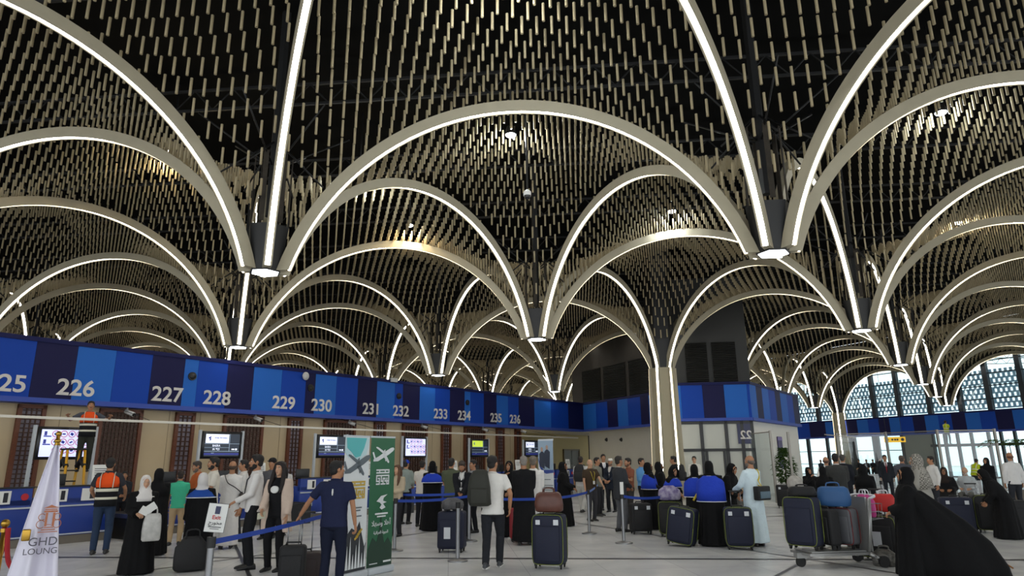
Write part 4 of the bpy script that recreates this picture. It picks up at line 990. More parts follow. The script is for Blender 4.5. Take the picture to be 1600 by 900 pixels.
def person(label, px, fy, face, h=1.74, sk='b', hair='short', hc='#17120f', top=None, sleeve='long', bottom=None, shoe='#1a1a1a', robe=None, abaya=None, hijab=None, cape=None, jacket=False, tie=None, vest=None, R='down', L='down', legs='stand', lean=0, turn=0, nod=0, beard=None, cap=None, kufi=None, shemagh=None, lanyard=None, glasses=False, pos=None, cardigan=None, girth=1.0, curl=.35, vox=None, group=None, cloak=None, hem=None, moustache=False, cz=1.06, hy=None):
    P0 = at_z(px, fy) if pos is None else Vector(pos)
    dist = math.hypot(P0.x, P0.y)
    if hy is not None:
        rr_ = ray(px, hy); h = min(1.95, max(1.4, HC + dist * rr_[2] / math.hypot(rr_[0], rr_[1]) - P0.z))
        if legs == 'sit': h = 1.70
    c = -P0.xy.normalized(); rt = Vector((-c.y, c.x)) * 1.0; rt = Vector((P0.y, -P0.x)).normalized()
    th = math.radians(face); fd = c * math.cos(th) + rt * math.sin(th)
    yaw = math.atan2(-fd.x, fd.y)
    o = empty('person', P0, yaw, label, 'person', group)
    sc = h / 1.75; far = dist > 20
    vb = vox or (.011 if dist < 9 else .013 if dist < 16 else .017); vc = vb * 1.25
    sk_m = SKIN[sk]
    sit = legs == 'sit'; hz = .50 if sit else .90 if legs.startswith('walk') else .95
    U = Matrix.Translation((0, 0, hz)) @ Matrix.Rotation(-math.radians(lean), 4, 'X') @ Matrix.Translation((0, 0, -.95))
    HD = U @ Matrix.Translation((0, .0, 1.50)) @ Matrix.Rotation(math.radians(turn), 4, 'Z') @ Matrix.Rotation(-math.radians(nod), 4, 'X') @ Matrix.Translation((0, .012, .135))
    SC = Matrix.Scale(sc, 4)
    def fin(mb):
        mb.v = [(v[0] * sc, v[1] * sc, v[2] * sc) for v in mb.v]; return mb
    def hp(x, y, z): return HD @ Vector((x, y, z))
    def up(x, y, z): return U @ Vector((x, y, z))
    R3 = HD.to_3x3()
    # ---- joints
    arm = {}
    for s, tgt in ((1, R), (-1, L)):
        sh = up(s * .178 * girth, -.005, 1.415)
        t = HANDS[tgt] if isinstance(tgt, str) else tgt
        w_ = Vector((s * t[0], t[1], t[2]))
        if tgt in ('down', 'low', 'back') or (not isinstance(tgt, str) and False): w_ = up(s * t[0] * (girth * .5 + .5), t[1], t[2]) if not sit else Vector((s * .16, .28, .62))
        elif isinstance(tgt, str): w_ = U @ w_ if not sit else w_ + Vector((0, .02, -.42 if t[2] > .8 else 0))
        el, w2 = ik(sh, w_, .285, .262, (s * .55, -.75, -.25) if t[2] < 1.3 else (s * .8, -.1, -.7))
        arm[s] = (sh, el, w2)
    leg = {}
    for s in (1, -1):
        hj = Vector((s * .09, 0, hz - .03))
        if sit: an = Vector((s * .13, .42, .085)); 
        elif legs == 'walk': an = Vector((s * .075, .24 if s > 0 else -.26, .09 if s > 0 else .13))
        elif legs == 'walk2': an = Vector((s * .075, -.24 if s > 0 else .24, .13 if s > 0 else .09))
        elif legs == 'wide': an = Vector((s * .17, .02 * s, .09))
        else: an = Vector((s * .105, .015 * s, .09))
        kn, an = ik(hj, an, .425, .415, (s * .1, 1, 0))
        leg[s] = (hj, kn, an)
    # ---- body
    b = MB(); fg = MB()
    TR = ((.84, .13, .095, 0), (.93, .155, .11, -.01), (1.05, .135, .1, 0), (1.18, .145, .105, 0), (1.3, .165, .112, .0), (1.39, .165, .095, -.008), (1.45, .11, .075, -.015), (1.49, .062, .062, -.012), (1.56, .052, .058, -.002))
    b.wloft([ering((0, cy, z), rx * girth, ry * girth, 14, U) for z, rx, ry, cy in TR])
    b.ell(hp(0, -.014, .033), (.076, .096, .088), 16, 12, rot=R3); b.ell(hp(0, .018, -.03), (.062, .074, .085), 14, 10, rot=R3)
    b.ell(hp(0, .068, -.093), (.028, .024, .024), 10, 8, rot=R3); b.ell(hp(.03, .062, -.02), (.026, .024, .024), 8, 6, rot=R3); b.ell(hp(-.03, .062, -.02), (.026, .024, .024), 8, 6, rot=R3)
    b.tube([hp(0, .082, .022), hp(0, .097, .0), hp(0, .106, -.026), hp(0, .09, -.034)], [.009, .012, .017, .008], 8)
    b.ell(hp(0, .074, .034), (.052, .018, .012), 10, 6, rot=R3); b.ell(hp(0, .088, -.06), (.024, .009, .011), 8, 6, rot=R3)
    b.tube([up(0, -.02, 1.44), hp(0, -.02, -.06)], [.058, .055], 12)
    if not (abaya or hijab or shemagh):
        for s in (1, -1): b.ell(hp(s * .077, -.008, -.004), (.012, .022, .032), 8, 8, rot=R3)
    for s in (1, -1):
        sh, el, w_ = arm[s]
        b.tube([up(s * .09, 0, 1.40), sh, sh.lerp(el, .5), el, el.lerp(w_, .35), w_], [.06, .054, .045, .037, .038, .026], 10)
        d = (w_ - el).normalized(); med = Vector((-s, 0, 0)) if abs(d.x) < .8 else Vector((0, 0, -1))
        if d.z > -.5: med = Vector((-s * .5, 0, -1))
        n = (med - d * med.dot(d)).normalized(); t = n.cross(d) * -s
        Rm = Matrix((t, d, n)).transposed()
        b.ell(w_ + d * .05, (.040, .056, .019), 10, 8, rot=Rm)
        cu = curl
        for k in range(4):
            p0 = w_ + d * (.088 - .006 * abs(k - 1.2)) + t * (.029 - .0195 * k); Ls = (.068, .077, .072, .057)[k]; pts = [p0 - d * .03, p0]; a = 0
            for q in range(3):
                a += cu * (.7 + .15 * k + .25 * q); pts.append(pts[-1] + (d * math.cos(a) + n * math.sin(a)) * Ls * (.42, .32, .26)[q])
            fg.tube(pts, [.010, .0098, .0092, .0084, .0066], 6)
        p0 = w_ + d * .03 + t * .028; dd = (d * .62 + t * .7 + n * .25).normalized(); d3 = (d * .9 + t * .15 + n * .4).normalized()
        fg.tube([p0 - dd * .01, p0 + dd * .035, p0 + dd * .045 + d3 * .028], [.013, .0115, .008], 6)
    if not (robe or abaya or hem):
        for s in (1, -1):
            hj, kn, an = leg[s]; b.tube([hj + Vector((0, 0, .04)), hj.lerp(kn, .4), kn, kn.lerp(an, .35), an], [.075, .07, .05, .048, .034], 10)
    else:
        for s in (1, -1): b.tube([Vector((s * .09, 0, hz)), Vector((s * .1, .0, .3)), Vector((s * .1, 0, .08))], [.07, .05, .035], 8)
    soft(fin(b).build('body', sk_m, o), vb * sc, 3, extra=fin(fg))
    e = MB()
    for s in (1, -1): e.ell(hp(s * .030, .076, .012), (.0135, .0105, .0085), 8, 6, 0, rot=R3); e.ell(hp(s * .030, .0835, .012), (.0062, .0045, .0065), 6, 6, 1, rot=R3)
    fin(e).build('eyes', [m_eye, m_iris], o)
    e = MB(); e.ell(hp(0, .0945, -.061), (.021, .0055, .0065), 8, 6, rot=R3); fin(e).build('lips', m_lips, o)
    hm = mat('hair ' + hc, hc, .65, noise=.3, scale=60, bump=.5, bscale=120)
    if hair != 'none' or beard:
        e = MB()
        for s in (1, -1): e.ell(hp(s * .031, .0885, .034), (.021, .006, .0045), 8, 5, rot=R3)
        fin(e).build('eyebrows', hm, o)
    if beard or moustache:
        bm_ = mat('hair ' + (beard or hc), beard or hc, .7, noise=.3, scale=60, bump=.5, bscale=120); e = MB()
        if beard:
            e.ell(hp(0, .032, -.088), (.058, .058, .036), 14, 8, rot=R3); e.ell(hp(.05, .02, -.06), (.018, .04, .045), 8, 6, rot=R3); e.ell(hp(-.05, .02, -.06), (.018, .04, .045), 8, 6, rot=R3)
        e.ell(hp(0, .094, -.044), (.03, .009, .007), 10, 5, rot=R3); fin(e).build('beard' if beard else 'moustache', bm_, o)
    # ---- hair and headwear
    covered = abaya or hijab or shemagh
    if not covered and hair in ('short', 'long', 'fringe'):
        e = MB(); e.ell(hp(0, -.024, .047), (.084, .101, .086), 18, 12, rot=R3); e.ell(hp(0, -.055, -.02), (.07, .058, .062), 14, 8, rot=R3)
        for s in (1, -1): e.ell(hp(s * .072, .012, .015), (.012, .022, .034), 8, 6, rot=R3)
        e.ell(hp(0, .03, .098), (.06, .05, .03), 12, 6, rot=R3)
        if hair == 'long':
            e.ell(hp(0, -.085, -.1), (.105, .055, .19), 14, 10, rot=R3); e.ell(hp(0, -.05, -.22), (.13, .07, .14), 12, 8, rot=R3)
            for s in (1, -1): e.tube([hp(s * .06, .02, .1), hp(s * .088, .02, .0), hp(s * .1, .05, -.14), hp(s * .115, .1, -.28), hp(s * .10, .125, -.40)], [.03, .036, .042, .036, .014], 8, sub=3)
        soft(fin(e).build('hair', hm, o), vb * sc, 2, .006)
    if hair == 'bald' and not covered:
        e = MB(); e.ell(hp(0, -.062, -.012), (.074, .055, .05), 14, 8, rot=R3)
        for s in (1, -1): e.ell(hp(s * .072, -.03, .0), (.012, .045, .03), 8, 6, rot=R3)
        fin(e).build('hair', hm, o)
    if glasses:
        e = MB()
        for s in (1, -1):
            e.tube([hp(s * .031 + .022 * math.cos(t), .098, .01 + .017 * math.sin(t)) for t in np.linspace(0, 2 * PI, 12)], .0028, 5); e.tube([hp(s * .053, .096, .014), hp(s * .078, .0, .014)], .0025, 5)
        e.tube([hp(-.009, .1, .014), hp(.009, .1, .014)], .0025, 5); fin(e).build('glasses', m_black, o)
    if cap:
        e = MB(); e.ell(hp(0, -.012, .055), (.09, .105, .078), 16, 10, rot=R3); e.ell(hp(0, .105, .052), (.066, .07, .011), 14, 6, rot=R3); fin(e).build('cap', cloth(cap), o)
    if kufi:
        e = MB(); e.wloft([[hp(.083 * math.cos(t), -.012 + .1 * math.sin(t), .045) for t in np.linspace(0, 2 * PI, 17)[:-1]], [hp(.08 * math.cos(t), -.012 + .096 * math.sin(t), .1) for t in np.linspace(0, 2 * PI, 17)[:-1]], [hp(.06 * math.cos(t), -.012 + .07 * math.sin(t), .128) for t in np.linspace(0, 2 * PI, 17)[:-1]]]); fin(e).build('skullcap', cloth(kufi), o)
    rg = random.Random(label); f1, f2, f3 = rg.random() * 6, rg.random() * 6, rg.random() * 6
    def folds(amp):
        return lambda t: 1 + amp * (math.sin(7 * t + f1) + .7 * math.sin(11 * t + f2) + .5 * math.sin(17 * t + f3)) * .55
    def hood(name, col, low, wide=1.0):
        e = MB(); rr = [(.012, .02, .148, -.045), (.055, .07, .135, -.045), (.086, .098, .085, -.045), (.096, .112, .03, -.048), (.096, .114, -.03, -.05), (.092, .112, -.075, -.042), (.1, .112, -.12, -.02)]
        rings = [[hp(rx * math.cos(t), cy + ry * math.sin(t), z) for t in np.linspace(0, 2 * PI, 29)[:-1]] for rx, ry, z, cy in rr]
        for rx, ry, z, cy, a in low: rings.append(ering((0, cy, z), rx * wide, ry * wide, 28, U, 2.0, folds(a)))
        e.wloft(rings[::-1]); fin(e).build(name, cloth(col), o)
        rim_ = MB(); rim_.tube([hp(.062 * math.cos(t), .062 + .012 * abs(math.sin(t)), -.006 + .092 * math.sin(t)) for t in np.linspace(0, 2 * PI, 25)], .011, 6)
        fin(rim_).build(name + '_edge', cloth(col), o)
    if hijab: hood('headscarf', hijab, [(.15, .125, 1.45, 0, .02), (.2, .155, 1.38, .005, .03), (.205, .165, 1.30, .01, .05)] if not abaya or True else [])
    if shemagh: MATS.setdefault('cloth ' + shemagh, checked(shemagh)); hood('headscarf', shemagh, [(.16, .13, 1.47, -.02, .03), (.225, .165, 1.38, -.02, .05), (.235, .18, 1.22, -.03, .08), (.2, .17, 1.05, -.05, .1)])
    # ---- robes
    def sleeves(e, r0, r1, frac=1.0, flare=1.0):
        for s in (1, -1):
            sh, el, w_ = arm[s]
            if frac >= 1: pts = [up(s * .08, 0, 1.41), sh, sh.lerp(el, .5), el, el.lerp(w_, .5), el.lerp(w_, .97)]; rr = [r0, r0, r0 * .93, r0 * .88, (r0 * .84 + r1) / 2, r1 * flare]
            else: pts = [up(s * .08, 0, 1.41), sh, sh.lerp(el, frac * .55), sh.lerp(el, frac)]; rr = [r0, r0, r0 * .97, r0 * .97]
            e.tube(pts, rr, 12)
    if abaya:
        e = MB(); k_ = girth
        if sit:
            low = [(.24, .3, .06, .34, .03), (.25, .32, .35, .26, .03), (.25, .3, .52, .2, .03), (.24, .22, .62, .06, .03)]
            rings = [ering((0, cy, z), rx, ry, 40, None, 2.3, folds(a)) for rx, ry, z, cy, a in low] + [ering((0, 0, z), rx, ry, 40, U, 2.1, folds(.02)) for rx, ry, z in ((.22, .17, 1.15), (.235, .165, 1.32), (.2, .135, 1.42), (.12, .1, 1.49))]
        else:
            low = [(.31, .28, .02, 0, .10), (.30, .27, .12, 0, .095), (.27, .235, .5, 0, .075), (.245, .20, .93, -.005, .045)]
            rings = [ering((0, cy, z), rx * k_, ry * k_, 56, None, 2.0, folds(a)) for rx, ry, z, cy, a in low]
            rings += [ering((0, 0, z), rx * k_, ry * k_, 56, U, 2.1, folds(a)) for rx, ry, z, a in ((.24, .175, 1.15, .03), (.237, .16, 1.3, .02), (.222, .14, 1.385, .012), (.16, .115, 1.45, .01), (.1, .095, 1.5, 0))]
        e.wloft(rings)
        sleeves(e, .085, .075, 1.0, 1.25)
        soft(fin(e).build('abaya', cloth(abaya), o), vc * 1.2 * sc, 2, .012)
        if not hijab: hood('headscarf', abaya if not cloak else cloak, [(.16, .13, 1.45, -.01, .01), (.225, .16, 1.37, -.01, .02), (.25, .185, 1.2, -.015, .03)] + ([(.27, .21, .95, -.03, .05), (.29, .24, .6, -.04, .07)] if cloak else []))
    if robe:
        e = MB()
        e.wloft([ering((0, 0, z), rx * girth, ry * girth, 40, None, 2.0, folds(a)) for rx, ry, z, a in ((.235, .21, .07, .06), (.225, .2, .3, .055), (.205, .18, .6, .04), (.2, .165, .93, .02))] + [ering((0, 0, z), rx * girth, ry * girth, 40, U, 2.1) for rx, ry, z in ((.18, .145, 1.1), (.185, .14, 1.28), (.195, .125, 1.38), (.13, .09, 1.455), (.066, .068, 1.5))])
        sleeves(e, .07, .058); soft(fin(e).build('robe', cloth(robe), o), vc * sc, 4, .012)
    # ---- shirt, jacket, trousers
    if bottom:
        e = MB()
        e.wloft([ering((0, cy, z), rx * girth, ry * girth, 16, Matrix.Translation((0, 0, hz - .95))) for z, rx, ry, cy in ((.82, .12, .085, 0), (.86, .16, .114, -.005), (.93, .162, .114, -.008), (.99, .135, .095, 0))])
        for s in (1, -1):
            hj, kn, an = leg[s]; an2 = an + Vector((0, 0, -.03))
            e.tube([hj + Vector((0, -.01, .05)), hj.lerp(kn, .35), kn, kn.lerp(an, .4), an2], [.092 * girth, .09 * girth, .071, .068, .058], 12)
        soft(fin(e).build('trousers', cloth(bottom), o), vc * sc, 4, .014)
    if top or jacket:
        col = jacket or top; z0 = .74 if jacket else (hem or .86); m_ = .012 if jacket else 0
        e = MB()
        rr = [(z0, .178 + m_, .132 + m_, -.004)] + ([(.9, .178 + m_, .132 + m_, -.004)] if z0 < .85 else []) + [(1.02, .165 + m_, .122 + m_, 0), (1.16, .168 + m_, .125 + m_, .002), (1.3, .188 + m_, .13 + m_, .0), (1.385, .19 + m_, .115, -.008), (1.45, .125, .088, -.014), (1.495, .07, .07, -.012)]
        if sit: rr = [(max(z, .93), rx, ry, cy) for z, rx, ry, cy in rr if z > .88]
        e.wloft([ering((0, cy, z), rx * girth, ry * girth, 20, U, 2.15) for z, rx, ry, cy in rr])
        sleeves(e, .068 + m_ * .5, .045 + m_ * .6, 1.0 if sleeve == 'long' else .72)
        soft(fin(e).build('jacket' if jacket else 'shirt', cloth(col), o), vc * sc, 4, .014)
        if not jacket:
            e = MB(); e.tube([up(.062 * math.cos(t), -.012 + .066 * math.sin(t), 1.492 + .012 * math.sin(t + PI)) for t in np.linspace(0, 2 * PI, 21)], .013, 6); fin(e).build('collar', cloth(col), o)
        else:
            e = MB(); e.wloft([ering((0, .1, z), rx, ry, 10, U) for z, rx, ry in ((1.1, .012, .04), (1.25, .035, .043), (1.40, .055, .03), (1.47, .06, .0))][:3] + [ering((0, .045, 1.485), .058, .028, 10, U)]); fin(e).build('shirt_front', cloth(top or '#d8d8d8'), o)
            e = MB(); e.tube([up(.06 * math.cos(t), -.012 + .064 * math.sin(t), 1.495 + .01 * math.sin(t + PI)) for t in np.linspace(0, 2 * PI, 21)], .011, 6); fin(e).build('collar', cloth(top or '#d8d8d8'), o)
            for s in (1, -1):
                e = MB(); e.tube([up(s * .06, .02, 1.485), up(s * .075, .105, 1.38), up(s * .035, .152, 1.2), up(s * .01, .15, 1.1)], [.012, .022, .022, .008], 6, sub=3, flat=.5); fin(e).build('lapel', cloth(jacket), o)
        if tie:
            e = MB(); e.tube([up(0, .075, 1.47), up(0, .142, 1.38), up(0, .152, 1.2), up(0, .148, 1.08)], [.014, .016, .022, .006], 6, sub=3, flat=.5); fin(e).build('tie', cloth(tie), o)
    if cardigan:
        e = MB()
        for s in (1, -1):
            e.tube([up(s * .1, -.01, 1.44), up(s * .15, .03, 1.33), up(s * .17, .04, 1.1), up(s * .185, .03, .85), up(s * .2, .0, .62)], [.05, .085, .08, .085, .09], 12)
        e.wloft([ering((0, -.06, z), rx, ry, 16, U) for z, rx, ry in ((.6, .19, .07), (.95, .18, .08), (1.2, .18, .085), (1.38, .17, .08), (1.46, .1, .06))])
        sleeves(e, .076, .062); soft(fin(e).build('cardigan', cloth(cardigan), o), vc * sc, 4, .014)
    if cape:
        e = MB(); g2 = girth * 1.05
        rings = [ering((0, -.01, z), rx * g2, ry * g2, 36, U, 2.1, folds(a)) for rx, ry, z, a in ((.275, .205, cz, .03), (.272, .2, cz + (1.32 - cz) * .55, .025), (.26, .175, 1.32, .015), (.215, .145, 1.40, .01), (.13, .12, 1.46, .0))]
        e.wloft(rings); fin(e).build('cape', cloth(cape), o)
        e = MB(); e.tube(rings[0] + rings[0][:1], .009, 5); fin(e).build('cape_trim', cloth('#d6d6da'), o); e = MB(); e.tube([up(.13 * math.cos(t), .125 * math.sin(t) - .01, 1.455) for t in np.linspace(0, 2 * PI, 21)], .009, 5); fin(e).build('cape_trim', cloth('#d6d6da'), o)
    if vest:
        def band(z0, z1, m_, nm, ml):
            e = MB(); Z = np.linspace(z0, z1, 4); prof = [(.8, .196, .146), (1.02, .186, .142), (1.16, .188, .146), (1.3, .204, .150), (1.385, .2, .132), (1.45, .13, .1), (1.49, .075, .08)]
            pz = [p[0] for p in prof]
            e.wloft([ering((0, -.004, z), np.interp(z, pz, [p[1] for p in prof]) * girth + m_, np.interp(z, pz, [p[2] for p in prof]) * girth + m_, 26, U, 2.15) for z in Z]); fin(e).build(nm, ml, o)
        m_ref = mat('reflective tape', '#d6d2bd', .35)
        if vest == 'yellow': band(.9, 1.48, .0, 'vest', cloth('#b6c81e'))
        else:
            band(1.20, 1.48, .0, 'vest', cloth('#e8531c')); band(.86, 1.21, .0, 'vest_lower', cloth('#17181b'))
        band(1.13, 1.185, .004, 'reflective_band', m_ref); band(.985, 1.03, .004, 'reflective_band', m_ref)
        for s in (1, -1):
            e = MB(); e.tube([up(s * .105, .148, 1.2), up(s * .112, .146, 1.32), up(s * .11, .09, 1.44), up(s * .105, .0, 1.475), up(s * .11, -.10, 1.44), up(s * .112, -.152, 1.32), up(s * .105, -.152, 1.2)], .022, 6, sub=4, flat=.35); fin(e).build('reflective_strap', m_ref, o)
    if lanyard:
        e = MB(); gm = girth
        for s in (1, -1): e.tube([up(s * .06, .03, 1.48), up(s * .062, .125 * gm, 1.36), up(s * .008, .152 * gm, 1.14)], .007, 5)
        fin(e).build('lanyard', cloth(lanyard), o); e = MB(); e.box(up(0, .158 * gm, 1.09), (.065, .008, .095)); fin(e).build('badge', m_paper, o)
    # ---- shoes
    if not (abaya and not sit) or True:
        for s in (1, -1):
            an = leg[s][2] if not (robe or abaya) or sit else Vector((s * .1, 0, .09)); e = MB(); zb = an.z - .09
            pr = [(-.085, .02, .05), (-.075, .036, .085), (-.02, .038, .105), (.05, .044, .075), (.12, .048, .055), (.17, .04, .04), (.195, .018, .025)]
            e.wloft([[Vector((an.x + wv * math.cos(t) * 1.0, an.y + yy, zb + (hv / 2 + hv / 2 * math.sin(t)))) for t in np.linspace(0, 2 * PI, 13)[:-1]] for yy, wv, hv in pr])
            fin(e).build('shoe', mat('shoe ' + shoe, shoe, .5), o)
            if shoe == '#3a3c40':
                e = MB(); e.wloft([[Vector((an.x + (wv + .006) * math.cos(t), an.y + yy, zb + .012 + .013 * math.sin(t))) for t in np.linspace(0, 2 * PI, 13)[:-1]] for yy, wv, hv in pr]); fin(e).build('shoe_sole', m_paper, o)
    W = Matrix.Translation(P0) @ Matrix.Rotation(yaw, 4, 'Z') @ SC
    return dict(o=o, W=W, arm={k: [W @ q for q in v] for k, v in arm.items()}, U=W @ U, P=P0, yaw=yaw, H=W @ HD, fd=fd)
BLK = '#08080a'; BLUE = '#2440b4'
PE = {}
def pp(key, label, px, fy, hy, face, **k): PE[key] = person(label, px, fy, face, hy=hy, **k)
# ---- at the check-in desks on the left
n2 = PL - NL * 1.74; s_, _ = hit(140, 650, n2, BD); q = n2 + BD * s_
pp('ladder', 'person in an orange safety vest high on a ladder, arms spread on the rail', 140, 0, 627, 0, pos=(q[0], q[1], 1.46), vest='orange', top='#4a4d55', sleeve='short', bottom='#2c2d26', beard=None, moustache=True, R=(.46, .30, 1.36), L=(.46, .30, 1.36), hair='short')
pp('hivis', 'person from behind in an orange safety vest and jeans at the blue desk', 154, 866, 716, 172, vest='orange', top='#33343a', sleeve='short', bottom='#2b3a52', R=(.28, .30, 1.02), L=(.24, .30, 1.02), sk='b', shoe='#23211f')
n3 = PL - NL * 2.2; s_, _ = hit(195, 742, n3, BD); q = n3 + BD * s_
pp('clerk', 'dark haired person sitting low behind the desk under number 226', 195, 0, 737, 0, pos=(q[0], q[1], 0), top='#2a2d33', bottom='#222226', L='belly', R='belly')
pp('papers', 'person in a black robe and white headscarf holding white papers and a plastic bag', 211, 897, 745, 8, sk='a', abaya=BLK, hijab='#d9d4d0', R=(.12, .25, 1.08), L=(-.02, .28, 1.10), hair='none')
pp('black_back', 'person in black seen from behind, just right of the white headscarf', 234, 868, 734, 178, abaya=BLK, L='belly', R='belly')
pp('green', 'person in a mint green t-shirt and tan trousers seen from behind', 271, 852, 736, 172, top='#45b690', sleeve='short', bottom='#b39a78', R='hold', L='low', hc='#2a1d16')
pp('orange', 'grey bearded person in a rust orange shirt facing left behind the mint t-shirt', 298, 846, 721, -70, top='#ad5a2c', bottom='#2b2b2e', beard='#6a625a', hc='#3a322c', nod=12, R='hold', L='hold')
pp('whitescarf', 'person in black with a white headscarf and blue collar, from behind, carrying a black bag', 304, 888, 741, 168, abaya=BLK, hijab='#d2cecb', cape='#1f4796', cz=1.31, R='down', L='low')
pp('polo', 'person in a cream polo shirt and short beard facing left under the flight screen', 321, 864, 715, -78, top='#d6d0c3', sleeve='short', bottom='#24262c', beard='#1a1411', R='hold', L='hold')
pp('thobe', 'bald person in a long white robe seen from behind with a strap across the back', 352, 857, 721, 176, robe='#dedbd8', hair='bald', hc='#4a382c', R='hold', L='hold')
pp('white2', 'dark haired person in white half hidden beyond the long white robe', 371, 846, 719, -88, top='#d6d3cf', bottom='#2b2d33', R='belly', L='belly')
pp('shirt', 'black bearded person in a white shirt and black trousers with a lanyard, facing left', 388, 889, 711, -86, top='#dcd9d6', bottom='#15161a', beard='#120e0c', lanyard='#33363c', R=(.1, .2, .86), L='hold')
pp('darkcap', 'person in a dark cap and grey top waiting behind the long haired woman', 417, 842, 716, -30, cap='#1d1c1e', top='#55565a', bottom='#222327')
pp('behind', 'dark haired person in white seen between the long hair and the blue desk', 435, 838, 722, 170, top='#c9c6c2', bottom='#222327', R='hold', L='hold')
pp('cardigan', 'long haired person in a black t-shirt and open beige cardigan holding a passport', 427, 892, 722, -32, sk='a', top='#121215', bottom='#101013', cardigan='#cdb8a8', hair='long', hc='#1c1210', R=(.1, .3, .98), L='low', sleeve='long', shoe='#101012')
pp('navy', 'person in a navy t-shirt seen from behind, arm stretched out to a suitcase handle', 516, 926, 721, 164, top='#1d2340', sleeve='short', bottom='#141a2e', hc='#0f0c0b', turn=-48, girth=1.1, L=(.58, .12, .93), R=(.30, .02, .87), curl=.6)
# ---- middle
pp('blond', 'person with long light brown hair and a beige top beside the green banner', 618, 838, 727, -35, sk='a', hair='long', hc='#5e3f28', top='#b8a88f', bottom='#26262a', R='hold', L='belly')
pp('bluecap', 'person in a blue baseball cap and grey jacket at the desk', 632, 819, 719, 150, cap='#1d3fb0', top='#87928c', bottom='#15161a', R='hold', L='belly')
pp('whitetee', 'person in a pale t-shirt seen from behind under the pictogram screen', 658, 823, 720, 165, top='#cdc7bf', sleeve='short', bottom='#1c1d22', R='low', L='hold')
pp('bluecollar', 'person in black with a blue shoulder collar seen from behind at the desk', 674, 829, 722, 178, abaya=BLK, cape=BLUE, cz=1.22, L='belly', R='hold')
pp('olive', 'person in an olive t-shirt seen from behind, right of the blue collar', 704, 836, 716, 165, top='#4f5542', sleeve='short', bottom='#2a2b2e', R='low', L='hold')
pp('suitdown', 'bearded person in a black suit looking down at papers', 722, 843, 719, -12, jacket='#15171c', top='#c9c9c6', bottom='#15171c', beard='#2a211b', hc='#3a2f26', nod=32, R=(.02, .32, 1.02), L=(.05, .32, 1.0), lanyard='#c9c9c9')
pp('suit3', 'person in a dark jacket turned left behind the black suit', 739, 832, 719, -55, jacket='#1d2027', top='#8a8d90', bottom='#1a1b20', R='hold', L='belly')
pp('walker', 'person in a white t-shirt and dark trousers walking away with a backpack on one shoulder', 770, 889, 708, 172, top='#dedbd5', sleeve='short', bottom='#24262b', hc='#15110f', turn=-22, legs='walk', girth=1.06, R=(.27, .02, .885), L=(.16, .16, 1.12), shoe='#3a3c40')
pp('facing_black', 'person wrapped in black facing the camera beyond the white t-shirt', 796, 838, 722, -15, abaya=BLK, R='face', L='hold', sk='b')
pp('bisht', 'white haired person in a long black cloak seen from behind', 820, 851, 713, 178, robe='#101013', hair='short', hc='#8d867e', girth=1.1, R='belly', L='belly')
pp('whitethobe', 'grey haired person in white standing behind the narrow banner', 835, 846, 713, 176, robe='#dcd9d4', hair='short', hc='#766b60', R='belly', L='belly')
pp('profile_black', 'person in black in profile right of the narrow banner', 883, 822, 723, 78, abaya=BLK, R='hold', L='hold')
pp('whitepack', 'person in white clothes walking away with a dark backpack', 910, 802, 711, 168, top='#cccac7', sleeve='short', bottom='#bdbbb6', hc='#241914', legs='walk2', R='low', L='low')
pp('brown', 'bald person in a dark brown polo shirt with a yellow lanyard, facing right', 925, 814, 718, 34, sk='a', hair='bald', hc='#a39b93', top='#423528', sleeve='short', bottom='#3a3a3f', lanyard='#c9b545', girth=1.16, R='low', L=(.2, .36, .98))
pp('exec_back', 'dark haired person in an olive top just left of the black suit', 936, 806, 715, 60, top='#77756a', bottom='#2a2a2e', R='belly', L='belly')
pp('exec', 'person in a black suit and pale tie facing the camera by the grey wall', 946, 797, 710, 12, jacket='#14171f', top='#e2e2e4', tie='#c3c6cf', bottom='#14171f')
pp('kufi', 'person in a white skullcap and dark jacket beside the black suit', 957, 800, 717, -25, kufi='#dcd8d0', jacket='#1f2531', top='#c3c0ba', bottom='#1f2126', hair='none', beard='#6a5a50', R='hold', L='hold')
pp('greysuit', 'person in a charcoal jacket and grey trousers standing at the belt post, from behind', 972, 831, 713, 128, jacket='#35373b', top='#b9b9b6', bottom='#595a5e', hc='#2c2721', R=(.1, .25, 1.02), L='hold')
pp('rust', 'person in a rust brown top with hands raised behind the charcoal jacket', 986, 818, 716, -55, top='#84503c', sleeve='short', bottom='#3a3633', R='face', L='phone', beard='#6a4a38')
pp('bluetie', 'person in a light blue shirt and dark tie facing right near the column', 1007, 812, 716, 55, top='#5f97cc', tie='#1d2340', bottom='#1a1b20', R='belly', L='hold')
pp('cape1', 'person in black with a blue cape in profile, first in the row by the column', 1019, 827, 724, 112, abaya=BLK, cape=BLUE, R='hold', L='hold')
pp('black1', 'slim person all in black between the two blue capes near the column', 1036, 819, 723, 100, abaya=BLK, R='belly', L='belly')
pp('packman', 'person in a dark jacket with a black backpack in front of the office glazing', 1058, 803, 713, -100, jacket='#15161a', top='#2a2a2e', bottom='#15161a', R='belly', L='belly')
pp('cape2', 'person in black with a short blue collar turned to the right, looking down', 1057, 834, 730, 48, abaya=BLK, cape=BLUE, cz=1.22, nod=16, R='hold', L='belly')
pp('staff', 'person in a cream shirt and glasses in front of the office glazing', 1090, 790, 713, -8, top='#d6d3ca', bottom='#2c2d31', glasses=True, R='hold', L='hold', sk='a')
pp('cape3', 'person in black with a blue cape seen from behind, left of the yellow strap', 1093, 843, 727, 174, abaya=BLK, cape=BLUE, cz=1.0, R='hold', L='belly')
pp('cape4', 'person in black with a white edged blue cape from behind, beside the tall suitcase', 1118, 853, 722, 170, abaya=BLK, cape=BLUE, cz=.92, girth=1.08, R='belly', L='belly')
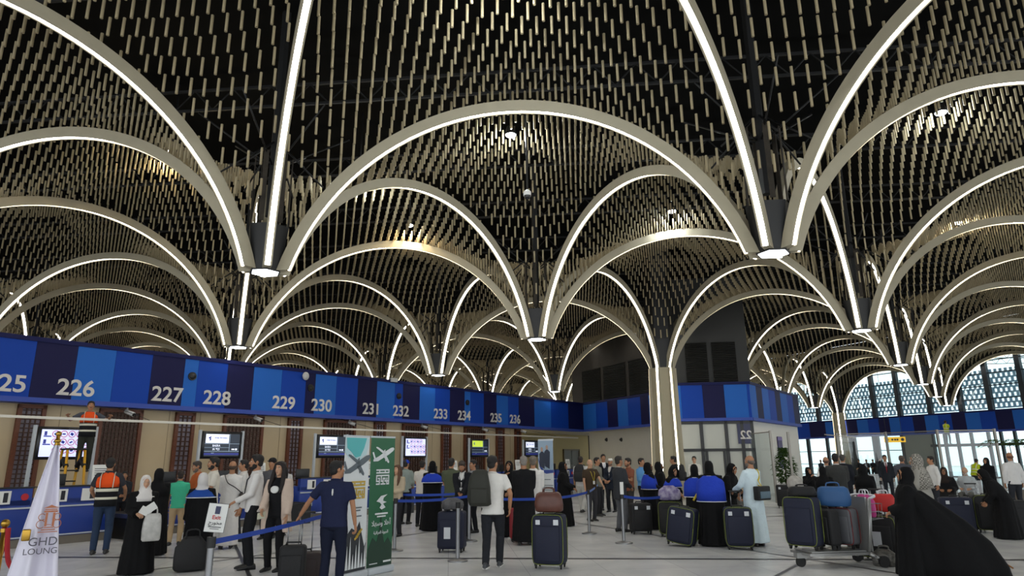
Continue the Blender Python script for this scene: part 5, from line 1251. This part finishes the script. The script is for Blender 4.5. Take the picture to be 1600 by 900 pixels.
pp('blacklean', 'person all in black leaning forward to the right of the blue capes', 1141, 838, 724, 62, abaya=BLK, lean=18, R='fwd', L='fwd', girth=1.05)
pp('whitehair', 'white haired person bending forward beside the pale blue robe', 1164, 832, 731, 40, sk='b', hair='short', hc='#cdc8c2', top='#b9a894', bottom='#6a6a66', lean=32, R='fwd', L='fwd')
pp('thobeblue', 'bald person in a pale blue ankle length robe with a black and yellow bag', 1184, 853, 712, -128, robe='#d3e4ea', hair='bald', hc='#6f6258', beard='#7d756c', R='hold', L=(.14, .34, 1.06), girth=1.08, shoe='#2a2420')
# ---- right
pp('seatleft', 'person in black seated beyond the luggage, hand at the face', 1270, 792, 734, 30, abaya=BLK, legs='sit', R='face', L='lap')
pp('blacktrolley', 'person in black seen from behind beyond the trolley luggage', 1297, 830, 733, 172, abaya=BLK, R='push', L='push')
pp('greyback', 'broad person in a dark grey suit seen from behind beyond the trolley', 1319, 826, 709, 178, jacket='#3b3c3b', bottom='#2c2d2e', hc='#17120f', girth=1.14, R='hold', L='hold')
pp('baldwhite', 'bald person in white just left of the dark grey suit', 1302, 815, 714, 176, hair='bald', hc='#5d3f30', top='#dcdad7', bottom='#3a3a3d')
pp('navyback', 'grey haired person in a navy suit right of the dark grey suit', 1328, 806, 710, 165, jacket='#1a1d25', bottom='#1a1d25', hc='#4a4742')
pp('blackright', 'person in black seen from behind, right of the pink bag', 1362, 833, 727, 172, abaya=BLK, R='hold', L='hold')
pp('farsuit', 'person in a dark suit and white shirt facing the camera far behind the glass partition', 1392, 784, 711, 5, jacket='#23272e', top='#dadada', bottom='#23272e', tie='#8a2430')
pp('greyshirt', 'person in a slate shirt with back turned near the metal seats', 1421, 800, 712, 172, top='#4c4f58', bottom='#2a2b2f', hair='short', hc='#5c5046', girth=1.2, R='hold', L='hold')
pp('shemagh', 'person in a grey checked head cloth and grey robe facing left', 1456, 848, 711, -95, shemagh='#a19d94', robe='#98958d', R=(.1, .22, 1.0), L='hold', lean=6)
pp('whiteright', 'dark haired person in a white shirt turned left behind the grey head cloth', 1468, 806, 713, -60, top='#d8d6d2', bottom='#2b2d33')
pp('seatwoman', 'person in black with a dark headscarf, glasses and lanyard seated facing the camera', 1485, 800, 728, -5, abaya='#141416', hijab='#2a211d', legs='sit', glasses=True, lanyard='#b9a98a', R='lap', L='lap')
pp('seatman', 'white bearded person in a pale grey top seated at right', 1518, 797, 738, -12, hair='bald', hc='#c9c4bc', beard='#cfcac2', top='#b3babd', bottom='#6b6a64', legs='sit', R='lap', L='lap', sk='a')
pp('hivisfar', 'person in a yellow safety jacket bending near the entrance doors', 1529, 772, 715, 150, vest='yellow', top='#c1cf2a', bottom='#20242c', lean=25, R='fwd', L='fwd')
pp('blackface', 'person in black with the face showing near the right edge', 1553, 790, 716, -25, abaya=BLK, R='belly', L='belly')
pp('edgewhite', 'bald person in a white shirt at the right edge', 1595, 806, 707, -150, hair='bald', hc='#7a4d38', top='#dcdad8', bottom='#2b2d33')
pp('bend', 'person in black bending over at the right edge', 1578, 842, 730, -82, abaya=BLK, lean=30, R='fwd', L='fwd', girth=1.12)
pp('train', 'person in a wide black robe with its hem trailing to the right', 1437, 902, 732, -84, abaya=BLK, cloak=BLK, girth=1.2, R='hold', L='hold')
e = MB(); W_ = PE['train']['o']
fo = lambda t: 1 + .05 * math.sin(6 * t + 1) + .03 * math.sin(11 * t)
e.wloft([ering((0, cy, z), rx, ry, 44, None, 2.0, fo) for rx, ry, z, cy in ((.36, .62, .02, -.48), (.35, .61, .2, -.46), (.33, .54, .5, -.38), (.29, .40, .78, -.25), (.24, .26, 1.0, -.12), (.18, .15, 1.16, -.03))])
e.build('trailing_hem', cloth(BLK), W_)
# ---- far silhouettes at the windows and the worker at the doors
n6 = PG - NF * .15; s_, _ = hit(1482, 690, n6, ED); q = n6 + ED * s_
pp('worker', 'person in a yellow safety jacket standing high on the entrance door header', 1482, 0, 657, 150, pos=(q[0], q[1], 2.44), vest='yellow', top='#c1cf2a', bottom='#27324a', R='fwd', L='fwd')
for i, (px, fy, hy, fc, col, lb) in enumerate(((1286, 752, 723, 20, '#2c3b45', 'distant person in slate sitting at the windows, left of the round column'), (1346, 753, 724, -30, '#1d2026', 'distant dark figure at the windows, first right of the round column'), (1358, 752, 723, 25, '#22252c', 'distant dark figure at the windows, second right of the round column'),
                                               (1368, 752, 721, -10, '#1c1e22', 'distant dark figure at the windows, third right of the round column'), (1380, 758, 714, 90, '#17191d', 'taller dark figure at the windows beside the yellow sign'), (1250, 752, 726, 40, '#4a5560', 'distant pale grey figure at the windows by the white office wall'))):
    pp('far%d' % i, lb, px, fy, hy, fc, top=col, bottom='#1a1b1f', R='hold', L='belly')
print('PEOPLE', len(PE))
# ================================================================ LUGGAGE
m_navyc = mat('luggage navy', '#121830', .7, bump=.3, bscale=160); m_blackc = mat('luggage black', '#121214', .7, bump=.3, bscale=160); m_greyc = mat('luggage grey', '#5b5c60', .6, bump=.2, bscale=120)
m_pipe = mat('green piping', '#65702a', .6); m_brownl = mat('brown leather', '#5c352a', .45, noise=.2, scale=10); m_tag = mat('white sticker', '#cfd2d6', .5)
m_alu = mat('aluminium', '#8f9092', .32, .9)
def yaw_of(p, face):
    c = Vector((-p.x, -p.y)).normalized(); rt = Vector((p.y, -p.x)).normalized(); t = math.radians(face)
    fd = c * math.cos(t) + rt * math.sin(t); return math.atan2(fd.x, -fd.y)      # local -y looks along the facing
def suitcase(label, px, fy, face, w_, h, d, m=None, piping=m_pipe, tele=0, sticker=None, tilt=0, group='soft suitcases waiting in the hall', pos=None, z=0.0):
    m = m or m_navyc
    p = at_z(px, fy) if pos is None else Vector(pos); p.z = z
    o = empty('suitcase', p, yaw_of(p, face), label, 'suitcase', group)
    T = Matrix.Rotation(tilt, 3, 'Y') if tilt else Matrix.Identity(3)
    if tilt: o.rotation_euler = (0, tilt, o.rotation_euler[2])
    b = MB(); b.rbox((0, 0, .06 + (h - .06) / 2), (w_, d, h - .06), .05, seg=3); b.build('body', m, o)
    b = MB(); b.rbox((0, -d / 2 - .012, .06 + (h - .06) * .42), (w_ * .78, .03, (h - .06) * .7), .02, seg=2); b.build('front_pocket', m, o)
    if piping:
        for y in (-d / 2 + .012, d / 2 - .012):
            r = []; W, Hh, rr = w_ / 2 - .002, (h - .06) / 2 - .002, .06; cz = .06 + (h - .06) / 2
            for k in range(24):
                t = 2 * PI * k / 24; ct, st = math.cos(t), math.sin(t); e_ = .28
                r.append((W * math.copysign(abs(ct) ** e_, ct), y, cz + Hh * math.copysign(abs(st) ** e_, st)))
            b = MB(); b.tube(r + r[:1], .007, 5); b.build('piping', piping, o)
    for x in (-w_ / 2 + .05, w_ / 2 - .05):
        for y in (-d / 2 + .05, d / 2 - .05):
            b = MB(); b.tube([(x - .012, y, .028), (x + .012, y, .028)], .028, 10, smooth=False); b.build('wheel', m_rubber, o)
            b = MB(); b.box((x, y, .055), (.04, .05, .03)); b.build('wheel_housing', m_black, o)
    b = MB(); b.tube([(-.1, 0, h - .01), (-.09, 0, h + .03), (.09, 0, h + .03), (.1, 0, h - .01)], .013, 6); b.build('carry_handle', m_black, o)
    if tele:
        b = MB()
        for x in (-.09, .09): b.tube([(x, d / 2 - .05, h - .02), (x, d / 2 - .05, h + tele)], .009, 6)
        b.build('pull_rod', m_alu, o); b = MB(); b.rbox((0, d / 2 - .05, h + tele), (.24, .035, .03), .012); b.build('pull_grip', m_black, o)
    if sticker:
        for sx, sz, sw, sh in sticker:
            b = MB(); b.box((sx * w_, -d / 2 - .03, sz * h), (sw, .004, sh)); b.build('sticker', m_tag, o)
    return o
ST = [(-.28, .86, .07, .07), (.3, .86, .08, .08)]
suitcase('navy suitcase with a white and blue sticker behind the silver belt post', 706, 862, -12, .50, .72, .36, m_navyc, None, 0, [(-.1, .48, .12, .2)])
suitcase('tall navy suitcase with green piping under the brown bag', 860, 887, -14, .50, .80, .34, m_navyc, m_pipe, 0, ST)
suitcase('black suitcase at the belt in front of the blue capes', 1002, 834, 15, .48, .66, .32, m_blackc, None, 0, ST)
suitcase('tilted navy suitcase with green piping left of the yellow strap', 1064, 853, -20, .52, .72, .32, m_navyc, m_pipe, 0, ST, tilt=.16)
suitcase('dark suitcase standing behind the tilted navy one', 1050, 838, -5, .5, .72, .3, m_blackc, m_pipe)
suitcase('upright navy suitcase with pull rods raised, next to the pale blue robe', 1157, 858, 4, .50, .74, .32, m_navyc, m_pipe, .28, ST)
suitcase('black suitcase standing by the potted tree', 1229, 794, 0, .54, .74, .32, m_blackc, None, 0, ST)
suitcase('black suitcase under the white bundle by the potted tree', 1247, 801, 8, .46, .70, .3, m_blackc, None, 0)
suitcase('large black suitcase with a white label under the red bag', 1379, 876, -18, .62, .70, .36, m_blackc, m_pipe, .40, [(.05, .5, .13, .22)])
suitcase('navy suitcase standing behind the trailing black hem', 1500, 832, 10, .62, .74, .34, m_navyc, None, 0, ST)
suitcase('black suitcase leaning at the right, beside the bending person', 1551, 832, 14, .6, .78, .36, m_blackc, m_pipe, 0)
suitcase('slim black suitcase right of the navy one at far right', 1528, 828, 0, .34, .7, .3, m_greyc, None, .3)
suitcase('red suitcase between the walker and the black cloak', 813, 846, 5, .44, .66, .3, mat('luggage red', '#8e1722', .5), None, 0)
wv = PE['navy']['arm'][-1][2]; suitcase('black suitcase held by the navy t-shirt arm', 0, 0, -10, .34, .58, .2, m_blackc, None, wv.z - .66, pos=(wv.x - .05, wv.y - .02, 0))
suitcase('dark brown suitcase with tall silver pull rods behind the navy t-shirt', 472, 912, -6, .5, .42, .3, mat('luggage brown', '#2a1d1c', .6), None, .52)
suitcase('black suitcase at the far right edge', 1589, 836, 20, .5, .7, .32, m_blackc, None)
def bag(label, name, p, size, m, yaw=0, strap=None, cat='bag', r=.06, handles=True, taper=.85, mh=None):
    o = empty(name, p, yaw, label, cat)
    w_, d, h = size; mb = MB()
    rings = []
    for k, (z, f) in enumerate(((0, .86), (.06, .98), (.35, 1.03), (.7, .97), (.92, taper), (1.0, taper * .8))):
        rings.append([(w_ / 2 * f * math.copysign(abs(math.cos(t)) ** .55, math.cos(t)) * (1 + .03 * math.sin(5 * t + k)), d / 2 * f * math.copysign(abs(math.sin(t)) ** .55, math.sin(t)) * (1 + .04 * math.sin(4 * t + 2 * k)), z * h) for t in np.linspace(0, 2 * PI, 33)[:-1]])
    mb.wloft(rings); mb.build('body', m, o)
    if handles:
        for y in (-d * .25, d * .25):
            mb = MB(); mb.tube([(-w_ * .2, y, h * .93), (-w_ * .16, y * .6, h * 1.18), (w_ * .16, y * .6, h * 1.18), (w_ * .2, y, h * .93)], .010, 6, sub=3); mb.build('handle', mh or m, o)
    return o
def onto(px, fy, z, back=0.0):
    p = at_z(px, fy); L_ = math.hypot(p.x, p.y); p = p * ((L_ + back) / L_); p.z = z; return p
q = onto(860, 887, .835); bag('brown leather holdall lying on the tall navy suitcase', 'leather_bag', q, (.44, .26, .30), m_brownl, yaw_of(q, -10))
q = onto(706, 862, .755); bag('grey knotted bundle resting on the suitcase behind the belt post', 'cloth_bundle', q, (.4, .3, .2), mat('bundle grey', '#5d5c5e', .85, noise=.4, scale=14), yaw_of(q, 10), handles=False, taper=.6, cat='bundle')
q = onto(1247, 801, .735); bag('white cloth bundle on the suitcase by the potted tree', 'cloth_bundle', q, (.42, .3, .34), mat('bundle white', '#b9b5ae', .85, noise=.3, scale=9), 0, handles=False, taper=.6, cat='bundle')
q = onto(1050, 838, .755); bag('white and violet bundle on the dark suitcase behind the tilted one', 'cloth_bundle', q, (.46, .3, .3), mat('bundle violet', '#b5aec0', .85, noise=.5, scale=9, col2='#5a4a80'), 0, handles=False, taper=.55, cat='bundle')
q = onto(1394, 876, .755); bag('bright red bag on the large black suitcase', 'red_bag', q, (.34, .26, .28), mat('bag red', '#b81f1a', .6), yaw_of(q, 0), mh=m_tag)
q = onto(1384, 884, 0); bag('silver grey handbag on the floor in front of the black suitcase', 'handbag', q, (.36, .22, .24), mat('bag silver', '#76736c', .4, .3, noise=.6, scale=26), yaw_of(q, 0), taper=.6)
q = onto(296, 893, 0.02); q = Vector((q.x, q.y, .02)); bag('big soft black bag hanging low in front of the white headscarf', 'shoulder_bag', q, (.50, .22, .50), m_blackc, yaw_of(q, 5), taper=.6)
# ---- baggage trolley
p = at_z(1304, 884); ty = yaw_of(p, -58); o = empty('baggage_trolley', p, ty, 'silver baggage trolley loaded with suitcases in the right foreground', 'trolley')
m_tr = mat('trolley grey', '#9a9a98', .35, .6)
# local: -y is the nose of the trolley (pointing to image left), handle at +y
mb = MB(); mb.box((0, -.05, .2), (.56, 1.0, .04)); mb.box((0, -.05, .235), (.5, .9, .02)); mb.build('deck', m_tr, o)
for sx in (-1, 1):
    mb = MB(); mb.tube([(sx * .26, .45, .2), (sx * .27, .5, .6), (sx * .27, .54, 1.0)], .028, 8); mb.build('upright', m_tr, o)
    mb = MB(); mb.tube([(sx * .3, .42, .2), (sx * .3, .62, .1)], .03, 8); mb.build('rear_arm', m_tr, o)
    wh = MB(); wh.tube([(sx * .32 - .02, .62, .085), (sx * .32 + .02, .62, .085)], .085, 18, smooth=False); wh.build('wheel', m_rubber, o)
mb = MB(); mb.tube([(-.02, -.55, .075), (.02, -.55, .075)], .075, 18, smooth=False); mb.build('wheel', m_rubber, o)
mb = MB(); mb.box((0, -.55, .17), (.1, .16, .08)); mb.build('fork', m_tr, o)
mb = MB(); mb.box((0, .5, .62), (.5, .03, .8)); mb.build('back_plate', m_tr, o)
mb = MB(); mb.tube([(-.27, .54, 1.0), (-.24, .66, 1.04), (.24, .66, 1.04), (.27, .54, 1.0)], .018, 8, sub=3); mb.build('push_bar', m_tag, o)
mb = MB()
for x in np.linspace(-.25, .25, 7): mb.tube([(x, .56, .68), (x, .74, .70), (x, .76, .92)], .005, 4)
for z in (.7, .8, .92): mb.tube([(-.25, .55, z), (-.25, .76, z), (.25, .76, z), (.25, .55, z)], .005, 4)
mb.build('wire_basket', m_alu, o)
TT = Matrix.Translation(p) @ Matrix.Rotation(ty, 4, 'Z')
def ontr(x, y, z): return TT @ Vector((x, y, z))
suitcase('navy suitcase with green piping at the nose of the trolley', 0, 0, -26, .5, .78, .27, m_navyc, m_pipe, 0, None, pos=ontr(0, -.44, 0), z=.25)
suitcase('black suitcase squeezed in the middle of the trolley', 0, 0, -58, .5, .60, .18, m_blackc, None, 0, None, pos=ontr(0, -.06, 0), z=.25)
suitcase('grey hard suitcase with red lining at the back of the trolley', 0, 0, -36, .42, .60, .2, m_greyc, mat('red lining', '#6a2426', .6), 0, None, pos=ontr(-.02, .25, 0), z=.25)
q = ontr(-.05, .16, .875); bag('bright blue holdall on top of the trolley luggage', 'holdall', q, (.48, .3, .30), mat('bag blue', '#2a5688', .6), yaw_of(q, 0), taper=.9)
q = ontr(.0, -.40, 1.045); bag('black flat bag on the navy suitcase of the trolley', 'flat_bag', q, (.4, .28, .14), m_blackc, yaw_of(q, -10), taper=.9)
q = ontr(0, .655, .71); bag('hot pink bag in the wire basket of the trolley', 'pink_bag', q, (.38, .15, .34), mat('bag pink', '#c43a86', .55), ty, taper=.7, mh=m_tag)

# ---- bags worn and carried
def backpack(label, key, side, m, sc=1.0, sx=.0):
    P_ = PE[key]; M = P_['U'] @ Matrix.Translation((sx, -.24, 1.0))
    o = empty('backpack', (0, 0, 0), 0, label, 'backpack'); o.matrix_local = M
    mb = MB(); rg_ = []
    for z_, f_, g_ in ((0, .8, .75), (.04, .98, .95), (.2, 1.04, 1.1), (.5, 1.0, 1.0), (.8, .84, .8), (.95, .62, .6), (1.0, .35, .3)):
        rg_.append([(.16 * sc * f_ * math.copysign(abs(math.cos(t)) ** .6, math.cos(t)) + .012 * math.sin(7 * z_ * 3), .1 * g_ * math.copysign(abs(math.sin(t)) ** .6, math.sin(t)) * (1 + .05 * math.sin(3 * t + 9 * z_)), z_ * .50 * sc) for t in np.linspace(0, 2 * PI, 31)[:-1]])
    mb.wloft(rg_); mb.build('body', m, o)
    mb = MB(); mb.rbox((0, -.1, .15), (.25 * sc, .06, .24), .03); mb.build('front_pocket', m, o)
    for s in ((1, -1) if side == 0 else (side,)):
        mb = MB(); xx = s * .11 - (sx * .5 if side else 0); mb.tube([(xx * .6, .06, .44), (xx, .14, .50), (xx, .30, .46), (xx * 1.1, .405, .28), (xx * 1.3, .36, .08), (xx * 1.3, .12, .04)], .02, 6, sub=3, flat=.4); mb.build('strap', m_blackc, o)
    mb = MB(); mb.tube([(-.04, .02, .47), (-.03, .02, .52), (.03, .02, .52), (.04, .02, .47)], .01, 6); mb.build('top_loop', m_blackc, o)
backpack('dark olive backpack hanging off one shoulder of the walking person', 'walker', -1, mat('bag olive', '#26271f', .7), 1.1, -.17)
backpack('dark backpack worn over white clothes near the grey wall', 'whitepack', 0, m_blackc, 1.05)
backpack('black backpack worn in front of the office glazing', 'packman', 0, m_blackc)
def hang_bag(label, key, off, size, m, mh=None, cat='bag', name='bag', hl=.1):
    P_ = PE[key]; M = P_['W'] @ Matrix.Translation(off); q = M.translation
    return bag(label, name, q, size, m, P_['yaw'], cat=cat, mh=mh)
hang_bag('white plastic bag with green print held below the white papers', 'papers', (-.14, .34, .60), (.26, .1, .40), mat('plastic bag', '#c7c5c0', .35, noise=.3, scale=10), name='plastic_bag')
mb = MB(); mb.box((0, 0, 0), (.2, .012, .14), rot=Matrix.Rotation(.5, 3, 'Y')); mb.box((.08, -.012, .06), (.19, .012, .14), rot=Matrix.Rotation(-.6, 3, 'Y'))
o = mb.build('papers', m_paper); o.matrix_local = PE['papers']['W'] @ Matrix.Translation((.0, .36, 1.13)) @ Matrix.Rotation(PI, 4, 'Z'); tag(o, 'white papers held in front of the black robe', 'papers')
q = PE['cardigan']['arm'][1][2]; o = MB().rbox((0, 0, 0), (.14, .012, .10), .004).build('passport', mat('document pale', '#b9b9a4', .6)); o.location = q + Vector((.0, -.02, -.08)); o.rotation_euler = (.3, .2, PE['cardigan']['yaw']); tag(o, 'pale travel document in the hand of the long haired person', 'document')
def cross_bag(label, key, x, y, z, size, m, strap_m, s):
    P_ = PE[key]; o = empty('shoulder_bag', (0, 0, 0), 0, label, 'bag'); o.matrix_local = P_['U'] @ Matrix.Translation((x, y, z))
    mb = MB(); mb.rbox((0, 0, 0), size, .025); mb.build('body', m, o)
    mb = MB(); mb.rbox((0, -size[1] / 2 - .008, -size[2] * .12), (size[0] * .8, .02, size[2] * .5), .008); mb.build('front_pocket', mat('bag panel', '#4d6472', .5) if key == 'thobeblue' else m, o)
    mb = MB(); mb.tube([(0, .0, size[2] / 2), (-x * .6, -.02 - y + (-.15), .24), (-x - s * .06, -.145 - y, 1.32 - z), (-x - s * .13, -.06 - y, 1.475 - z), (-x - s * .1, .10 - y, 1.40 - z), (-x * .6, .16 - y, .25), (0, .03, size[2] / 2)], .016, 6, sub=4, flat=.45); mb.build('strap', strap_m, o)
cross_bag('small brown bag on a strap across the long white robe', 'thobe', .24, -.02, .98, (.1, .24, .22), mat('bag dark brown', '#2c211d', .6), m_blackc, 1)
cross_bag('black and yellow shoulder bag on the pale blue robe', 'thobeblue', -.02, -.24, 1.02, (.38, .14, .27), m_blackc, mat('strap yellow', '#c9b22a', .6), -1)
o = MB().tube([PE['cape3']['U'] @ Vector(v) for v in ((.12, -.12, 1.43), (.16, -.24, 1.3), (.06, -.235, 1.1), (-.05, -.25, .92))], .02, 6, sub=4, flat=.5).build('shoulder_strap', mat('strap yellow', '#c9a22a', .6)); tag(o, 'yellow strap running across the back of a blue cape', 'strap')

# ================================================================ QUEUE POSTS, BELTS, SIGN
m_belt = mat('belt blue', '#1a3f9e', .6); HEADS = {}
def post(key, px, fy, label, pos=None, top=.95):
    p = at_z(px, fy) if pos is None else Vector(pos)
    o = empty('belt_post', p, 0, label, 'barrier post', 'silver belt posts')
    mb = MB(); mb.cyl((0, 0), .17, 0, .02, 28); mb.cyl((0, 0), .165, .02, .05, 28, r2=.05); mb.build('base', m_alu, o)
    mb = MB(); mb.cyl((0, 0), .032, .04, top - .1, 16); mb.build('pole', m_alu, o)
    mb = MB(); mb.cyl((0, 0), .042, top - .1, top, 16); mb.build('belt_head', m_black, o)
    HEADS[key] = p + Vector((0, 0, top - .05)); return o
post('a', 715, 877, 'silver belt post left of the walking person')
post('b', 921, 834, 'silver belt post beside the brown polo shirt')
post('c', 975, 849, 'silver belt post with a white label in front of the charcoal jacket')
post('d', 938, 803, 'silver belt post farther back by the grey wall')
post('e', 847, 857, 'silver belt post behind the tall navy suitcase')
post('f', 733, 846, 'silver belt post between the suitcase and the walking person')
post('g', 604, 836, 'silver belt post partly behind the green banner', None)
post('h', 616, 861, 'silver belt post at the right foot of the green banner')
post('i', 1384, 806, 'silver belt post near the metal seats')
pz = at_d(331, 838, 7.5); pz.z = 0; post('s', 0, 0, 'silver belt post carrying the paper sign', pos=pz)
post('t', 0, 0, 'silver belt post behind the white roll-up banner', pos=at_z(541, 884))
mb = MB(); mb.box((0, -.05, 1.06), (.07, .012, .24)); mb.build('label_holder', m_paper, [o for o in bpy.data.objects if o.get('label') == 'silver belt post with a white label in front of the charcoal jacket'][0])
def belt(a, b, label, m=m_belt, sag=.03, dz=0):
    A, B_ = Vector(a), Vector(b); n = 12; d = (B_ - A); sd = Vector((-d.y, d.x, 0)).normalized() * .0025
    A = A + d.normalized() * .045; B_ = B_ - d.normalized() * .045; rings = []
    for k in range(n + 1):
        t = k / n; c = A.lerp(B_, t) + Vector((0, 0, dz - sag * 4 * t * (1 - t)))
        rings.append([c + sd + Vector((0, 0, .026)), c - sd + Vector((0, 0, .026)), c - sd - Vector((0, 0, .026)), c + sd - Vector((0, 0, .026))])
    o = MB().loft(rings, 0, True, False).build('queue_belt', m); tag(o, label, 'belt', 'blue queue belts')
belt(HEADS['s'], HEADS['t'], 'blue belt running from the paper sign past the outstretched hand')
belt(HEADS['h'], HEADS['f'], 'blue belt from the green banner foot to the post by the walker')
belt(HEADS['g'], at_d(724, 771, 15.4), 'upper blue belt at the desks right of the green banner')
belt(HEADS['f'], HEADS['e'], 'blue belt passing behind the walking person')
belt(HEADS['e'], HEADS['b'], 'blue belt from behind the tall suitcase to the brown polo shirt')
belt(HEADS['b'], HEADS['d'], 'pale blue belt going back along the grey wall', mat('belt pale', '#5f7fc0', .6))
belt(HEADS['c'], at_d(1033, 777, 15.6), 'blue belt from the labelled post to the blue capes')
# paper sign clipped on the first post
o = empty('exit_sign', pz + Vector((0, 0, .95)), math.atan2(pz.y, pz.x) - PI / 2, 'tilted white exit sign on top of the nearest belt post', 'sign')
T2 = Matrix.Translation((.025, -.01, .175)) @ Matrix.Rotation(.12, 4, 'Y') @ Matrix.Scale(.85, 4)
mb = MB(); mb.box((0, 0, 0), (.21, .01, .31), rot=Matrix.Identity(3)); c_ = mb.build('board', m_paper, o); c_.matrix_local = T2
mb = MB(); mb.box((0, .008, 0), (.22, .008, .32)); c_ = mb.build('frame', m_ink, o); c_.matrix_local = T2
mb = MB(); mb.box((0, -.007, .085), (.055, .003, .085)); c_ = mb.build('symbol', mat('sign navy', '#22264c'), o); c_.matrix_local = T2
mb = MB(); mb.box((0, -.007, -.10), (.14, .003, .008)); mb.box((0, -.007, -.12), (.1, .003, .006)); c_ = mb.build('print', m_ink, o); c_.matrix_local = T2
mb = MB(); mb.tube([(0, .012, 0), (0.01, .012, .12)], .012, 6); mb.build('clip', m_black, o)
text('lettering', 'Exit', .06, m_red, o, T2 @ Matrix.Translation((0, -.009, -.015)) @ TX, .02, .001)
text('lettering', '\ufe9d\ufead\ufeee\ufea8\ufee3', .055, m_ink, o, T2 @ Matrix.Translation((0, -.009, -.07)) @ TX, .01, .001)

# ================================================================ METAL SEATS, CANE
def bench(px, fy, n, face, label, pos=None):
    p = at_z(px, fy) if pos is None else Vector(pos); p.z = 0
    o = empty('metal_bench', p, yaw_of(p, face), label, 'bench')
    Lb = n * .58
    mb = MB(); mb.box((0, .05, .36), (Lb, .08, .06)); mb.build('beam', m_steel, o)
    for x in (-Lb / 2 + .2, Lb / 2 - .2):
        mb = MB(); mb.tube([(x, -.22, .02), (x, .05, .34), (x, .28, .02)], .022, 6); mb.build('leg', m_steel, o)
    for k in range(n):
        x = -Lb / 2 + (k + .5) * .58; mb = MB()
        for q_ in range(12):                                       # slotted steel shell
            y = -.24 + q_ * .04; mb.box((x, y, .41 + .01 * abs(q_ - 5) / 5), (.52, .028, .012))
        mb.build('seat', m_steel, o); mb = MB()
        for q_ in range(12): mb.box((x, .26 + q_ * .012, .50 + q_ * .036), (.52, .012, .026))
        mb.box((x - .25, .33, .68), (.015, .03, .46)); mb.box((x + .25, .33, .68), (.015, .03, .46))
        mb.build('backrest', m_steel, o)
bench(1400, 0, 4, 176, 'row of slotted metal seats seen from behind near the glass partition', pos=at_z(1405, 777))
def seat_under(keys, lab):
    ps = [PE[k]['P'] - Vector((*PE[k]['fd'], 0)) * .08 for k in keys]; q = sum(ps, Vector()) / len(ps)
    bench(0, 0, len(keys), 0, lab, pos=q)
    b_ = [x for x in bpy.data.objects if x.get('label') == lab][0]; b_.rotation_euler = (0, 0, PE[keys[0]]['yaw'] + PI); b_.scale = (1.1 if len(keys) > 1 else .9, 1, .96)
seat_under(('seatwoman', 'seatman'), 'pair of metal seats under the two seated people at right')
seat_under(('seatleft',), 'metal seat under the person beyond the trolley luggage')
a, b = at_z(1542, 878), at_z(1583, 889); a.z = .16; b.z = .012
tag(MB().tube([a, a.lerp(b, .5), b], .011, 8).build('walking_cane', mat('cane wood', '#8a5a22', .5)), 'slim brown walking cane leaning on the trailing black hem', 'cane')

# small prints on shirts
for key, x, y, z, w_, h, n_ in (('cardigan', 0.0, .148, 1.30, .15, .12, 14), ('navy', 0.0, -.158, 1.33, .022, .10, 6)):
    mb = MB(); M = PE[key]['U']; sg = 1 if y > 0 else -1
    mb.wloft([[M @ Vector((x + w_ / 2 * math.cos(t) * f, y + sg * d_, z + h / 2 * math.sin(t) * f)) for t in np.linspace(0, 2 * PI, n_ + 1)[:-1]] for f, d_ in ((1.0, -.03), (1.0, .0), (.7, .006))])
    o = mb.build('shirt_print', m_paper, PE[key]['o']); W_ = PE[key]['W'] @ Matrix.Scale(1 / PE[key]['W'].to_scale().x, 4); o.matrix_parent_inverse = W_.inverted()
# ================================================================ settle the soft meshes, lettering becomes plain mesh
dg = bpy.context.evaluated_depsgraph_get()
done = []
for o, M in TEXTS:
    me = bpy.data.meshes.new_from_object(o.evaluated_get(dg)); me.name = o.name
    done.append((o, M, me))
done2 = [(o, ex, bpy.data.meshes.new_from_object(o.evaluated_get(dg))) for o, ex in PENDING]
for o, ex, me in done2:
    old = o.data; o.modifiers.clear()
    if ex is not None and ex.v:
        bm = bmesh.new(); bm.from_mesh(me); vs_ = [bm.verts.new(v) for v in ex.v]
        for f in ex.f: bm.faces.new([vs_[i] for i in f])
        bm.to_mesh(me); bm.free()
    me.polygons.foreach_set('use_smooth', [True] * len(me.polygons)); me.update()
    me.name = o.name
    if not me.materials: me.materials.append(old.materials[0])
    o.data = me
    bpy.data.meshes.remove(old)
for o, M, me in done:
    nm = o.name; par = o.parent; cu = o.data
    bpy.data.objects.remove(o); bpy.data.curves.remove(cu)
    n = link(nm, me, par); n.matrix_local = M
